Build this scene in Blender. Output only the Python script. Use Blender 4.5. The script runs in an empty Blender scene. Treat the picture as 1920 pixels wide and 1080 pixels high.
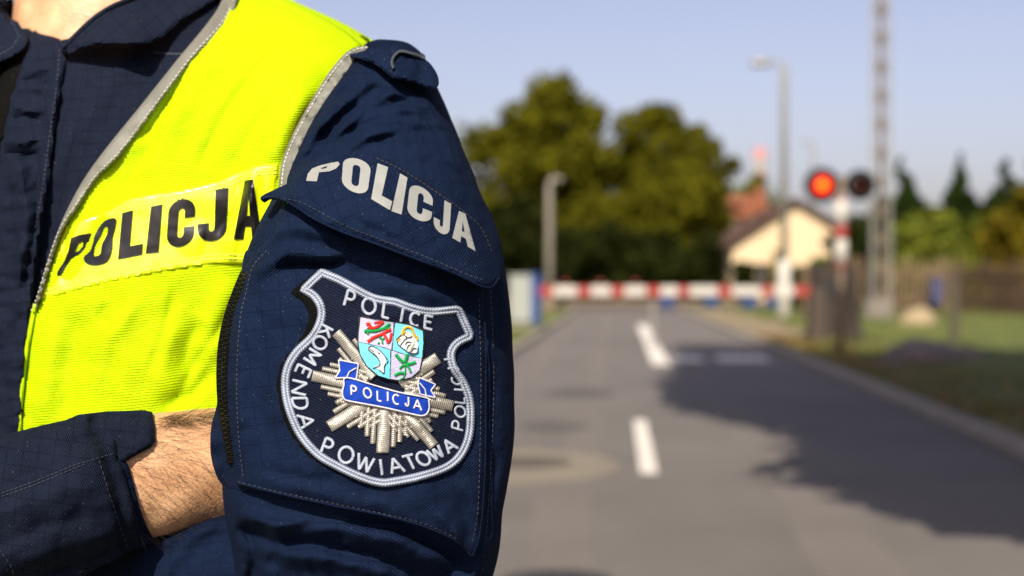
import bpy, math, random
import numpy as np
from mathutils import Vector, Matrix, noise as mnoise
from mathutils.bvhtree import BVHTree
from mathutils.geometry import delaunay_2d_cdt
random.seed(7); RNG = np.random.default_rng(7)
S = bpy.context.scene
COL = S.collection
# ------------------------------------------------------------------ camera
H = 1.35; F = 2667.0; CX = 960.0; HY = 525.0      # eye height, focal length / centre / horizon in photo pixels
cam = bpy.data.cameras.new("camera"); camo = bpy.data.objects.new("camera", cam); COL.objects.link(camo)
cam.sensor_width = 36.0; cam.lens = 36.0 * F / 1920.0
cam.shift_y = (HY - 540.0) / 1920.0
cam.clip_start = 0.05; cam.clip_end = 3000
camo.location = (0, 0, H); camo.rotation_euler = (math.radians(90), 0, 0)
cam.dof.use_dof = True; cam.dof.focus_distance = 0.648; cam.dof.aperture_fstop = (cam.lens) / 6.9
S.camera = camo
# ------------------------------------------------------------------ world, sun, exposure
EL = math.radians(37); AZ = math.radians(-11)      # sun behind the camera, a little to its left
L = Vector((math.sin(-AZ) * math.cos(EL), math.cos(AZ) * math.cos(EL), -math.sin(EL)))   # way the light travels
w = bpy.data.worlds.new("World"); S.world = w; w.use_nodes = True
nt = w.node_tree; bg = nt.nodes["Background"]
sky = nt.nodes.new("ShaderNodeTexSky"); sky.sky_type = 'NISHITA'; sky.sun_disc = False
sky.sun_elevation = EL; sky.sun_rotation = math.atan2(-L.x, -L.y)
sky.air_density = 1.0; sky.dust_density = 2.2; sky.ozone_density = 1.6; sky.altitude = 0
hs_ = nt.nodes.new('ShaderNodeHueSaturation'); hs_.inputs['Saturation'].default_value = .78; nt.links.new(sky.outputs[0], hs_.inputs['Color'])
mt_ = nt.nodes.new('ShaderNodeMix'); mt_.data_type = 'RGBA'; mt_.blend_type = 'MULTIPLY'; mt_.inputs[0].default_value = 1; nt.links.new(hs_.outputs[0], mt_.inputs[6]); mt_.inputs[7].default_value = (1.10, .965, 1.06, 1)
nt.links.new(mt_.outputs[2], bg.inputs[0]); bg.inputs[1].default_value = 0.084
sl = bpy.data.lights.new("sun", 'SUN'); sl.energy = 5.0; sl.angle = math.radians(0.5); sl.color = (1.0, 0.905, 0.77)
so = bpy.data.objects.new("sun", sl); COL.objects.link(so); so.rotation_euler = L.to_track_quat('-Z', 'Y').to_euler(); so.location = (-3, -8, 9)
S.view_settings.view_transform = 'Standard'; S.view_settings.look = 'None'; S.view_settings.gamma = 1
S.view_settings.exposure = 0.62
S.cycles.use_denoising = True

# ------------------------------------------------------------------ helpers
def W(px, py, d):            # photo pixel + distance -> world
    return ((px - CX) / F * d, d, H - (py - HY) / F * d)
def G(px, py, z=0.0):        # photo pixel -> point on ground height z
    d = F * (H - z) / (py - HY); return ((px - CX) / F * d, d, z)
def tag(o, label=None, cat=None, group=None, kind=None):
    if label: o["label"] = label
    if cat: o["category"] = cat
    if group: o["group"] = group
    if kind: o["kind"] = kind
    return o
def empty(name, loc=(0, 0, 0), **k):
    o = bpy.data.objects.new(name, None); COL.objects.link(o); o.location = loc; o.empty_display_size = .1
    return tag(o, **k)
class MB:
    def __init__(s): s.v = []; s.f = []; s.m = []; s.uv = []; s.has_uv = False
    def add(s, vs, fs, mi=0, uvs=None):
        b = len(s.v); s.v.extend([tuple(p) for p in vs])
        s.f.extend([tuple(i + b for i in f) for f in fs]); s.m.extend([mi] * len(fs))
        if uvs is not None: s.has_uv = True; s.uv.extend([tuple(u) for u in uvs])
        else: s.uv.extend([(0.0, 0.0)] * len(vs))
    def box(s, c, size, mi=0, rz=0.0, bev=0.0):
        x, y, z = [q / 2 for q in size]; cs, sn = math.cos(rz), math.sin(rz)
        def R(p): return (c[0] + p[0] * cs - p[1] * sn, c[1] + p[0] * sn + p[1] * cs, c[2] + p[2])
        if bev <= 0:
            vs = [R((i * x, j * y, k * z)) for k in (-1, 1) for j in (-1, 1) for i in (-1, 1)]
            s.add(vs, [(0, 2, 3, 1), (4, 5, 7, 6), (0, 1, 5, 4), (2, 6, 7, 3), (0, 4, 6, 2), (1, 3, 7, 5)], mi)
        else:
            b = bev; rings = []
            for zz, q in ((-z, b), (-z + b, 0), (z - b, 0), (z, b)):
                X = x - q; Y = y - q
                rings.append([R(p + (zz,)) for p in ((-X + b, -Y), (X - b, -Y), (X, -Y + b), (X, Y - b), (X - b, Y), (-X + b, Y), (-X, Y - b), (-X, -Y + b))])
            s.loft(rings, mi)
    def loft(s, rings, mi=0, cap=True, closed=True, uvf=None):
        n = len(rings[0]); vs = [p for r in rings for p in r]; fs = []
        for i in range(len(rings) - 1):
            for j in range(n if closed else n - 1):
                k = (j + 1) % n; fs.append((i * n + j, i * n + k, (i + 1) * n + k, (i + 1) * n + j))
        if cap: fs.append(tuple(range(n))[::-1]); fs.append(tuple((len(rings) - 1) * n + j for j in range(n)))
        s.add(vs, fs, mi, uvf)
    def tube(s, pts, rad, seg=10, mi=0, cap=True):
        pts = [Vector(p) for p in pts]
        if not hasattr(rad, '__len__'): rad = [rad] * len(pts)
        up = None; rings = []
        for i, p in enumerate(pts):
            t = (pts[min(i + 1, len(pts) - 1)] - pts[max(i - 1, 0)]).normalized()
            if up is None: up = Vector((0, 0, 1)) if abs(t.z) < .9 else Vector((0, 1, 0))
            a = t.cross(up).normalized(); up = a.cross(t).normalized()
            r = rad[i]; r = r if hasattr(r, '__len__') else (r, r)
            rings.append([p + a * (math.cos(2 * math.pi * k / seg) * r[0]) + up * (math.sin(2 * math.pi * k / seg) * r[1]) for k in range(seg)])
        s.loft(rings, mi, cap)
    def build(s, name, mats, parent=None, smooth=False, angle=None):
        me = bpy.data.meshes.new(name); me.from_pydata(s.v, [], s.f)
        for m in (mats if isinstance(mats, (list, tuple)) else [mats]): me.materials.append(m)
        if any(s.m): me.polygons.foreach_set('material_index', s.m)
        if s.has_uv:
            ul = me.uv_layers.new(name='UVMap'); idx = np.empty(len(me.loops), dtype=np.int32); me.loops.foreach_get('vertex_index', idx)
            ul.data.foreach_set('uv', np.array(s.uv, dtype=np.float32)[idx].ravel())
        if smooth: me.polygons.foreach_set('use_smooth', [True] * len(me.polygons))
        me.update()
        if angle: me.set_sharp_from_angle(angle=math.radians(angle))
        o = bpy.data.objects.new(name, me); COL.objects.link(o)
        if parent: o.parent = parent; o.matrix_parent_inverse = Matrix.Translation(parent.location).inverted()
        return o
# ------------------------------------------------------------------ materials
def _m(name):
    m = bpy.data.materials.new(name); m.use_nodes = True; n = m.node_tree
    return m, n, n.nodes["Principled BSDF"], n.links.new
def N_(n, t, **k):
    x = n.nodes.new(t)
    for a, b in k.items(): setattr(x, a, b)
    return x
def plain(name, col, rough=.6, metal=0., var=.25, scale=8., bump=0., spec=.5, coat=0., emis=None, detail=4., bscale=None):
    m, n, b, ln = _m(name)
    b.inputs['Roughness'].default_value = rough; b.inputs['Metallic'].default_value = metal
    b.inputs['Specular IOR Level'].default_value = spec; b.inputs['Coat Weight'].default_value = coat
    tc = N_(n, 'ShaderNodeTexCoord'); nz = N_(n, 'ShaderNodeTexNoise'); nz.inputs['Scale'].default_value = scale; nz.inputs['Detail'].default_value = detail
    ln(tc.outputs['Object'], nz.inputs['Vector'])
    mx = N_(n, 'ShaderNodeMix', data_type='RGBA'); ln(nz.outputs['Fac'], mx.inputs[0])
    mx.inputs[6].default_value = tuple(c * (1 - var) for c in col) + (1,); mx.inputs[7].default_value = tuple(c * (1 + var) for c in col) + (1,)
    ln(mx.outputs[2], b.inputs['Base Color'])
    if bump:
        n2 = N_(n, 'ShaderNodeTexNoise'); n2.inputs['Scale'].default_value = bscale or scale * 3; ln(tc.outputs['Object'], n2.inputs['Vector'])
        bp = N_(n, 'ShaderNodeBump'); bp.inputs['Strength'].default_value = .6; bp.inputs['Distance'].default_value = bump
        ln(n2.outputs['Fac'], bp.inputs['Height']); ln(bp.outputs[0], b.inputs['Normal'])
    if emis: b.inputs['Emission Color'].default_value = emis[0] + (1,); b.inputs['Emission Strength'].default_value = emis[1]
    return m
def math_(n, ln, op, a, b=None, clamp=False):
    x = N_(n, 'ShaderNodeMath', operation=op, use_clamp=clamp)
    for i, q in enumerate((a, b)):
        if q is None: continue
        if isinstance(q, (int, float)): x.inputs[i].default_value = q
        else: ln(q, x.inputs[i])
    return x.outputs[0]
def cloth(name, col, col2=None, grid=.0095, gdark=.45, twill=.0011, rot=.5, rough=.85, tw_c=.35, bump=.0005, sheen=0., lint=.12, spec=.05, crump=.0038):
    """woven cloth in UV metres: diagonal twill, rip-stop grid, lint specks, faded patches"""
    m, n, b, ln = _m(name)
    b.inputs['Roughness'].default_value = rough; b.inputs['Sheen Weight'].default_value = sheen; b.inputs['Specular IOR Level'].default_value = spec
    uv = N_(n, 'ShaderNodeUVMap'); uv.uv_map = 'UVMap'
    wob = N_(n, 'ShaderNodeTexNoise'); wob.inputs['Scale'].default_value = 30; wob.inputs['Detail'].default_value = 2; ln(uv.outputs[0], wob.inputs['Vector'])
    add = N_(n, 'ShaderNodeVectorMath', operation='MULTIPLY_ADD'); ln(wob.outputs['Color'], add.inputs[0]); add.inputs[1].default_value = (.003, .003, 0); ln(uv.outputs[0], add.inputs[2])
    sp = N_(n, 'ShaderNodeSeparateXYZ'); ln(add.outputs[0], sp.inputs[0]); u, v = sp.outputs[0], sp.outputs[1]
    # twill
    d = math_(n, ln, 'ADD', math_(n, ln, 'MULTIPLY', u, math.cos(rot)), math_(n, ln, 'MULTIPLY', v, math.sin(rot)))
    tw = math_(n, ln, 'SINE', math_(n, ln, 'MULTIPLY', d, 2 * math.pi / twill))
    tw01 = math_(n, ln, 'MULTIPLY_ADD', tw, .5); tw01.node.inputs[2].default_value = .5
    # threads
    nz = N_(n, 'ShaderNodeTexNoise'); nz.inputs['Scale'].default_value = 1500; nz.inputs['Detail'].default_value = 3; ln(uv.outputs[0], nz.inputs['Vector'])
    big = N_(n, 'ShaderNodeTexNoise'); big.inputs['Scale'].default_value = 22; big.inputs['Detail'].default_value = 5; ln(uv.outputs[0], big.inputs['Vector'])
    c2 = col2 or tuple(c * 1.7 + .004 for c in col)
    f = math_(n, ln, 'ADD', math_(n, ln, 'MULTIPLY', tw01, tw_c), math_(n, ln, 'MULTIPLY', nz.outputs['Fac'], .55))
    f = math_(n, ln, 'ADD', f, math_(n, ln, 'MULTIPLY', big.outputs['Fac'], .35)); f = math_(n, ln, 'SUBTRACT', f, .25, True)
    mx = N_(n, 'ShaderNodeMix', data_type='RGBA'); ln(f, mx.inputs[0]); mx.inputs[6].default_value = tuple(c * .55 for c in col) + (1,); mx.inputs[7].default_value = c2 + (1,)
    out = mx.outputs[2]; hgt = math_(n, ln, 'ADD', math_(n, ln, 'MULTIPLY', tw01, .6), math_(n, ln, 'MULTIPLY', nz.outputs['Fac'], .6))
    if grid:
        g = None
        for q in (u, v):
            fr = math_(n, ln, 'FRACT', math_(n, ln, 'DIVIDE', q, grid)); k = math_(n, ln, 'LESS_THAN', fr, .07)
            g = k if g is None else math_(n, ln, 'MAXIMUM', g, k)
        mg = N_(n, 'ShaderNodeMix', data_type='RGBA'); ln(math_(n, ln, 'MULTIPLY', g, gdark), mg.inputs[0]); ln(out, mg.inputs[6]); mg.inputs[7].default_value = tuple(c * .3 for c in col) + (1,)
        out = mg.outputs[2]; hgt = math_(n, ln, 'SUBTRACT', hgt, math_(n, ln, 'MULTIPLY', g, .8))
    if lint:
        ls = N_(n, 'ShaderNodeTexNoise'); ls.inputs['Scale'].default_value = 700; ls.inputs['Detail'].default_value = 1; ln(uv.outputs[0], ls.inputs['Vector'])
        k = math_(n, ln, 'MULTIPLY', math_(n, ln, 'GREATER_THAN', ls.outputs['Fac'], .735), lint)
        ml = N_(n, 'ShaderNodeMix', data_type='RGBA'); ln(k, ml.inputs[0]); ln(out, ml.inputs[6]); ml.inputs[7].default_value = (.3, .3, .33, 1); out = ml.outputs[2]
    ln(out, b.inputs['Base Color'])
    bp = N_(n, 'ShaderNodeBump'); bp.inputs['Strength'].default_value = .8; bp.inputs['Distance'].default_value = bump; ln(hgt, bp.inputs['Height'])
    wr = N_(n, 'ShaderNodeTexNoise'); wr.inputs['Scale'].default_value = 90; wr.inputs['Detail'].default_value = 4; ln(uv.outputs[0], wr.inputs['Vector'])
    b2 = N_(n, 'ShaderNodeBump'); b2.inputs['Strength'].default_value = .5; b2.inputs['Distance'].default_value = crump; ln(wr.outputs['Fac'], b2.inputs['Height']); ln(b2.outputs[0], bp.inputs['Normal'])
    ln(bp.outputs[0], b.inputs['Normal'])
    return m
M = {}
M['navy'] = cloth('navy_ripstop', (.0038, .0092, .028), (.0095, .020, .055), rot=2.2, gdark=.27)
M['navy_front'] = cloth('navy_ripstop_chest', (.0060, .0095, .022), (.015, .021, .041), rot=.6, grid=.008, gdark=.32)
M['patch'] = cloth('badge_twill', (.0032, .0050, .014), (.009, .013, .030), grid=0, twill=.00135, rot=1.15, tw_c=.7, lint=.12)
M['vest'] = cloth('hi_vis_knit', (.49, .74, .001), (.57, .80, .004), grid=0, twill=.00135, rot=1.48, tw_c=.35, rough=.7, bump=.0006, sheen=0., lint=0, crump=.0018)
M['velcro'] = cloth('black_velcro', (.003, .003, .003), (.010, .010, .009), grid=0, twill=.0009, lint=.12, bump=.001)
M['trim'] = plain('grey_reflective_tape', (.135, .135, .112), .6, var=.12, scale=120, bump=.0003, bscale=900)
M['silver'] = plain('silver_reflective_print', (.24, .25, .235), .6, var=.10, scale=900, bump=.0002, bscale=2500)
M['black_print'] = plain('black_glossy_print', (.006, .006, .006), .3, var=.2, scale=200, coat=.25, spec=.3)
M['thread_white'] = plain('white_thread', (.28, .32, .385), .75, var=.45, scale=1400, bump=.0004, bscale=2500)
M['thread_bright'] = plain('bright_white_thread', (.55, .56, .60), .7, var=.2, scale=1400, bump=.0003, bscale=2500)
M['stitch'] = plain('navy_stitch', (.026, .030, .046), .8, var=.4, scale=500)
M['stitch_dark'] = plain('dark_stitch', (.012, .012, .016), .8, var=.3, scale=500)
M['stitch_pale'] = plain('pale_stitch', (.55, .55, .45), .8, var=.2, scale=500)
M['stitch_yellow'] = plain('yellow_stitch', (.78, .9, .10), .8, var=.1, scale=500)
M['zip'] = plain('black_zip', (.006, .006, .006), .5, var=.3, scale=300, spec=.08)
def threadmat(name, col, ang, period=.0007, rough=.6, metal=0., c=.4):
    m = cloth(name, tuple(q * .8 for q in col), tuple(min(q * 1.25, .95) for q in col), grid=0, twill=period, rot=ang, tw_c=c, rough=rough, bump=.0003, sheen=0, lint=0, crump=.0004)
    m.node_tree.nodes["Principled BSDF"].inputs['Metallic'].default_value = metal; return m
M['ray'] = threadmat('silver_metallic_thread', (.40, .385, .335), .12, period=.0010, rough=.36, metal=.55, c=.6)
M['blue'] = threadmat('blue_thread', (.012, .055, .42), .8)
M['cyan'] = threadmat('cyan_thread', (.16, .62, .76), .2, c=.7)
M['lilac'] = threadmat('lilac_thread', (.46, .46, .64), 1.4, c=.6)
M['red'] = threadmat('red_thread', (.72, .035, .02), 1.)
M['green'] = threadmat('green_thread', (.01, .33, .07), 1.)
M['orange'] = threadmat('orange_thread', (.85, .40, .02), 1.)
M['cream'] = threadmat('cream_thread', (.72, .70, .50), 1.)
M['black_thread'] = plain('black_thread', (.010, .009, .009), .7, var=.3, scale=900)
# clear vinyl over yellow: glossy
m, n, b, ln = _m('glossy_yellow_vinyl'); b.inputs['Base Color'].default_value = (.66, .80, .003, 1); b.inputs['Roughness'].default_value = .35
b.inputs['Coat Weight'].default_value = 1.; b.inputs['Coat Roughness'].default_value = .13; b.inputs['Coat IOR'].default_value = 1.5
M['vinyl'] = m
# skin
m, n, b, ln = _m('skin'); tc = N_(n, 'ShaderNodeTexCoord'); nz = N_(n, 'ShaderNodeTexNoise'); nz.inputs['Scale'].default_value = 55; nz.inputs['Detail'].default_value = 8; ln(tc.outputs['Object'], nz.inputs['Vector'])
cr = N_(n, 'ShaderNodeValToRGB'); cr.color_ramp.elements[0].color = (.43, .225, .11, 1); cr.color_ramp.elements[1].color = (.65, .405, .225, 1); cr.color_ramp.elements[0].position = .3; cr.color_ramp.elements[1].position = .7
ln(nz.outputs['Fac'], cr.inputs[0]); ln(cr.outputs[0], b.inputs['Base Color']); b.inputs['Roughness'].default_value = .48
b.inputs['Subsurface Weight'].default_value = .12; b.inputs['Subsurface Radius'].default_value = (.9, .35, .2); b.inputs['Subsurface Scale'].default_value = .004
vo = N_(n, 'ShaderNodeTexVoronoi'); vo.inputs['Scale'].default_value = 620; ln(tc.outputs['Object'], vo.inputs['Vector'])
n3 = N_(n, 'ShaderNodeTexNoise'); n3.inputs['Scale'].default_value = 140; n3.inputs['Detail'].default_value = 6; ln(tc.outputs['Object'], n3.inputs['Vector'])
bp = N_(n, 'ShaderNodeBump'); bp.inputs['Distance'].default_value = .0006; bp.inputs['Strength'].default_value = .6
ln(math_(n, ln, 'ADD', math_(n, ln, 'MULTIPLY', vo.outputs['Distance'], .5), n3.outputs['Fac']), bp.inputs['Height']); ln(bp.outputs[0], b.inputs['Normal'])
M['skin'] = m
M['hair'] = plain('dark_brown_hair', (.022, .012, .007), .5, var=.4, scale=300)
# ------------------------------------------------------------------ figure: numeric helpers
def A_(x): return np.asarray(x, dtype=float)
def vproj(P):
    P = A_(P); return CX + P[:, 0] / P[:, 1] * F, HY - (P[:, 2] - H) / P[:, 1] * F
def seg_dist(x, y, pts):
    """distance to a polyline and the 0..1 place along it"""
    pts = A_(pts); best = np.full(x.shape, 1e9); tt = np.zeros(x.shape)
    ln_ = np.r_[0, np.cumsum(np.hypot(*(pts[1:] - pts[:-1]).T))]; tot = ln_[-1]
    for i in range(len(pts) - 1):
        a, b = pts[i], pts[i + 1]; d = b - a; q = max((d ** 2).sum(), 1e-9)
        t = np.clip(((x - a[0]) * d[0] + (y - a[1]) * d[1]) / q, 0, 1)
        r = np.hypot(x - a[0] - t * d[0], y - a[1] - t * d[1]); k = r < best
        best = np.where(k, r, best); tt = np.where(k, (ln_[i] + t * (ln_[i + 1] - ln_[i])) / tot, tt)
    return best, tt
def folds(x, y, fl):
    """sum of cloth folds (points, half width, height in mm, negative = groove)"""
    o = np.zeros(x.shape)
    for pts, wd, am in fl:
        r, t = seg_dist(x, y, pts); tp = np.clip(np.minimum(t, 1 - t) * 5, 0, 1) ** .7
        o += am * .0014 * np.exp(-(r / wd) ** 2) * (.15 + .85 * tp)
    return o
_LAT = RNG.random((8, 256, 256))
def vn(x, y, sc, k=0):
    x = x / sc + 50; y = y / sc + 50; xi = np.floor(x).astype(int); yi = np.floor(y).astype(int); fx = x - xi; fy = y - yi
    fx = fx * fx * (3 - 2 * fx); fy = fy * fy * (3 - 2 * fy); A = _LAT[k % 8]; g = lambda a, b: A[a % 256, b % 256]
    return (g(xi, yi) * (1 - fx) + g(xi + 1, yi) * fx) * (1 - fy) + (g(xi, yi + 1) * (1 - fx) + g(xi + 1, yi + 1) * fx) * fy - .5
def fbm(x, y, sc, k=0, ax=1.): return vn(x, y * ax, sc, k) + .5 * vn(x, y * ax, sc / 2.1, k + 1) + .25 * vn(x, y * ax, sc / 4.3, k + 2)
def spline(p, closed=False, n=8):
    p = A_(p); out = []; N = len(p)
    for i in range(N if closed else N - 1):
        g = (lambda k: p[k % N]) if closed else (lambda k: p[min(max(k, 0), N - 1)])
        p0, p1, p2, p3 = g(i - 1), g(i), g(i + 1), g(i + 2)
        for k in range(n):
            t = k / n; out.append(.5 * (2 * p1 + (p2 - p0) * t + (2 * p0 - 5 * p1 + 4 * p2 - p3) * t * t + (3 * p1 - p0 - 3 * p2 + p3) * t ** 3))
    if not closed: out.append(p[-1])
    return A_(out)
def resample(p, step, closed=False):
    p = A_(p)
    if closed: p = np.vstack([p, p[:1]])
    s = np.r_[0, np.cumsum(np.hypot(*(p[1:] - p[:-1]).T))]; n = max(2, int(round(s[-1] / step)))
    q = np.linspace(0, s[-1], n + 1); o = np.c_[np.interp(q, s, p[:, 0]), np.interp(q, s, p[:, 1])]
    return o[:-1] if closed else o
def dens(p, step):           # densify a straight-sided polygon keeping its corners
    p = A_(p); out = []
    for i in range(len(p)):
        a, b = p[i], p[(i + 1) % len(p)]; n = max(1, int(round(np.hypot(*(b - a)) / step)))
        for k in range(n): out.append(a + (b - a) * k / n)
    return A_(out)
def inside(x, y, poly):
    poly = A_(poly); r = np.zeros(np.shape(x), bool); n = len(poly); j = n - 1
    for i in range(n):
        xi, yi = poly[i]; xj, yj = poly[j]
        if yi != yj: r ^= ((yi > y) != (yj > y)) & (x < (xj - xi) * (y - yi) / (yj - yi) + xi)
        j = i
    return r
def bdist(x, y, poly): return seg_dist(x, y, np.vstack([poly, poly[:1]]))[0]
def layer(mb, poly, depth, step=8, lift=0., thick=.001, rnd=0, mi=0, holes=(), ang=0., extra=None, uvs=.00027, back=True):
    """a sheet of cloth or print lying on a surface: outline poly, front at depth-lift, real thickness behind"""
    poly = A_(poly); loops = [poly] + [A_(h) for h in holes]; co = []; ed = []
    for lp in loops:
        b0 = len(co); co += [tuple(q) for q in lp]; ed += [(b0 + i, b0 + (i + 1) % len(lp)) for i in range(len(lp))]
    x0, y0 = poly.min(0); x1, y1 = poly.max(0)
    gx, gy = np.meshgrid(np.arange(x0 + step / 2, x1, step), np.arange(y0 + step / 2, y1, step)); gx = gx.ravel().copy(); gy = gy.ravel().copy()
    gx += (np.arange(len(gx)) % 2) * .01
    if len(gx):
        k = inside(gx, gy, poly) & (bdist(gx, gy, poly) > step * .45)
        for h in holes: k &= ~inside(gx, gy, h) & (bdist(gx, gy, A_(h)) > step * .45)
        co += list(zip(gx[k], gy[k]))
    vs, _, fs, *_ = delaunay_2d_cdt([Vector(c) for c in co], ed, [], 0, 1e-5)
    P = A_([(v.x, v.y) for v in vs]); T = A_([tuple(f) for f in fs if len(f) == 3]).astype(int)
    c = P[T].mean(1); k = inside(c[:, 0], c[:, 1], poly)
    for h in holes: k &= ~inside(c[:, 0], c[:, 1], h)
    T = T[k]; a = P[T[:, 1]] - P[T[:, 0]]; b = P[T[:, 2]] - P[T[:, 0]]; cr = a[:, 0] * b[:, 1] - a[:, 1] * b[:, 0]
    T[cr > 0] = T[cr > 0][:, ::-1]                                       # face the camera side
    x, y = P[:, 0], P[:, 1]; D = depth(x, y); lf = lift(x, y) if callable(lift) else np.full(x.shape, float(lift))
    if extra is not None: lf = lf + extra(x, y)
    if rnd:
        t = np.clip(bdist(x, y, poly) / rnd, 0, 1); lf = lf * 1. - (1 - np.sqrt(1 - (1 - t) ** 2)) * min(thick, .004)
    Df = D - lf; Db = Df + thick
    u = np.c_[x * math.cos(ang) - y * math.sin(ang), -(x * math.sin(ang) + y * math.cos(ang))] * uvs
    V = np.c_[(x - CX) / F * Df, Df, H - (y - HY) / F * Df]; Vb = np.c_[(x - CX) / F * Db, Db, H - (y - HY) / F * Db]
    mb.add(V, [tuple(t) for t in T[:, ::-1]] if False else [tuple(t) for t in T], mi, u)
    if back:
        e = {}
        for t in T:
            for i in range(3):
                p, q = int(t[i]), int(t[(i + 1) % 3]); e[(p, q)] = 1
        be = [(p, q) for (p, q) in e if (q, p) not in e]; n = len(V)
        mb.add(Vb, [tuple(t[::-1]) for t in T], mi, u)
        b0 = len(mb.v) - 2 * n
        bi = sorted({i for q in be for i in q}); mp = {i: j for j, i in enumerate(bi)}; m_ = len(bi)
        mb.add(np.vstack([V[bi], Vb[bi]]), [(mp[q], mp[p], mp[p] + m_, mp[q] + m_) for p, q in be], mi, np.vstack([u[bi], u[bi]]))
def ribbon(mb, pts, depth, width, lift=.0004, hgt=.0006, step=3, mi=0, prof=5, taper=None, uvs=.00027):
    """raised rounded band along a line lying on a surface (seam, braid, embroidered stroke); width in px"""
    p = resample(pts, step); n = len(p); t = np.gradient(p, axis=0); t /= np.maximum(np.hypot(t[:, 0], t[:, 1]), 1e-9)[:, None]; nn = np.c_[-t[:, 1], t[:, 0]]
    wd = width * np.ones(n) if taper is None else width * taper(np.linspace(0, 1, n)); rows = []; uv = []
    s = np.r_[0, np.cumsum(np.hypot(*(p[1:] - p[:-1]).T))]
    for j in range(prof + 2):
        if j in (0, prof + 1): a = -1 if j == 0 else 1; h = -.0006
        else: a = -1 + 2 * (j - 1) / (prof - 1); h = lift + hgt * math.sqrt(max(0, 1 - a * a * .95))
        q = p + nn * (wd * a / 2)[:, None]; D = depth(q[:, 0], q[:, 1]) - h
        rows.append(np.c_[(q[:, 0] - CX) / F * D, D, H - (q[:, 1] - HY) / F * D]); uv.append(np.c_[s * uvs, a * wd / 2 * uvs])
    m_ = prof + 2; V = np.stack(rows, 1).reshape(-1, 3); U = np.stack(uv, 1).reshape(-1, 2); fs = []
    for i in range(n - 1):
        for j in range(m_ - 1): fs.append((i * m_ + j, i * m_ + j + 1, (i + 1) * m_ + j + 1, (i + 1) * m_ + j))
    fs.append(tuple(range(m_))[::-1]); fs.append(tuple((n - 1) * m_ + j for j in range(m_)))
    mb.add(V, fs, mi, U)
def stitches(mb, pts, depth, dash=6, gap=3.5, width=1.7, lift=.0004, mi=0, h=.0003):
    p = resample(pts, 1.0); i = 0; n = len(p); dash = int(dash)
    while i + dash < n:
        ribbon(mb, p[i:i + dash + 1], depth, width, lift, h, step=dash / 2., mi=mi, prof=3); i += int(round(dash + gap))
class DM:
    """depth of what stands at each photo direction, read off real meshes by ray casts, smoothly continued past their outlines"""
    def __init__(s, objs, x0=-260, x1=1060, y0=-200, y1=1240, st=6, mode=min, smooth=1):
        vs = []; fs = []
        for mb in objs: b = len(vs); vs += [Vector(p) for p in mb.v]; fs += [tuple(i + b for i in f) for f in mb.f]
        bvh = BVHTree.FromPolygons(vs, fs); s.x0, s.y0, s.st = x0, y0, st
        X = np.arange(x0, x1 + st, st); Y = np.arange(y0, y1 + st, st); D = np.full((len(Y), len(X)), np.nan); o = Vector((0, 0, H))
        for j, y in enumerate(Y):
            for i, x in enumerate(X):
                d = Vector(((x - CX) / F, 1, -(y - HY) / F)); h = bvh.ray_cast(o, d.normalized())
                if h[0] is not None: D[j, i] = h[0].y
        s.hit = ~np.isnan(D)
        k = s.hit.copy()
        # continue outwards
        while not k.all():
            P = np.pad(np.where(k, D, 0), 1); K = np.pad(k.astype(float), 1)
            sm = sum(P[1 + a:P.shape[0] - 1 + a, 1 + b:P.shape[1] - 1 + b] for a in (-1, 0, 1) for b in (-1, 0, 1))
            ct = sum(K[1 + a:K.shape[0] - 1 + a, 1 + b:K.shape[1] - 1 + b] for a in (-1, 0, 1) for b in (-1, 0, 1))
            new = ~k & (ct > 0)
            if not new.any(): break
            D[new] = (sm / np.maximum(ct, 1))[new]; k |= new
        for _ in range(smooth):
            P = np.pad(D, 1, mode='edge'); D = (P[1:-1, 1:-1] * 4 + P[:-2, 1:-1] + P[2:, 1:-1] + P[1:-1, :-2] + P[1:-1, 2:]) / 8
        s.D = D
    def __call__(s, x, y):
        x = (np.asarray(x, float) - s.x0) / s.st; y = (np.asarray(y, float) - s.y0) / s.st
        x = np.clip(x, 0, s.D.shape[1] - 1.001); y = np.clip(y, 0, s.D.shape[0] - 1.001); i = x.astype(int); j = y.astype(int); a = x - i; b = y - j; D = s.D
        return (D[j, i] * (1 - a) + D[j, i + 1] * a) * (1 - b) + (D[j + 1, i] * (1 - a) + D[j + 1, i + 1] * a) * b

# ------------------------------------------------------------------ torso of the jacket
NC = np.array([-.245, .90]); LV = np.array([.83, -.56]); FV = np.array([-.56, -.83])     # neck centre, his left, his front
ZT = A_([.86, .95, 1.05, 1.15, 1.25, 1.33, 1.40, 1.445, 1.470, 1.488, 1.503, 1.517, 1.530, 1.545, 1.56])
AT = A_([.185, .180, .178, .182, .19, .198, .206, .208, .200, .175, .142, .108, .083, .071, .066])
BF = A_([.135, .138, .142, .147, .150, .148, .140, .128, .118, .110, .100, .090, .080, .070, .064])
BB = A_([.12, .115, .11, .11, .115, .12, .12, .115, .105, .098, .09, .08, .072, .064, .06])
TF = [([(20, 260), (60, 400), (40, 560)], 22, 3), ([(80, 180), (60, 330), (90, 470)], 16, -3), ([(150, 200), (110, 300), (60, 430), (40, 600)], 22, 3.5), ([(100, 420), (60, 500), (30, 640)], 14, -3),
      ([(20, 640), (40, 760), (30, 840)], 16, 3), ([(260, 60), (200, 160), (150, 260)], 22, 2)]
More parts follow.
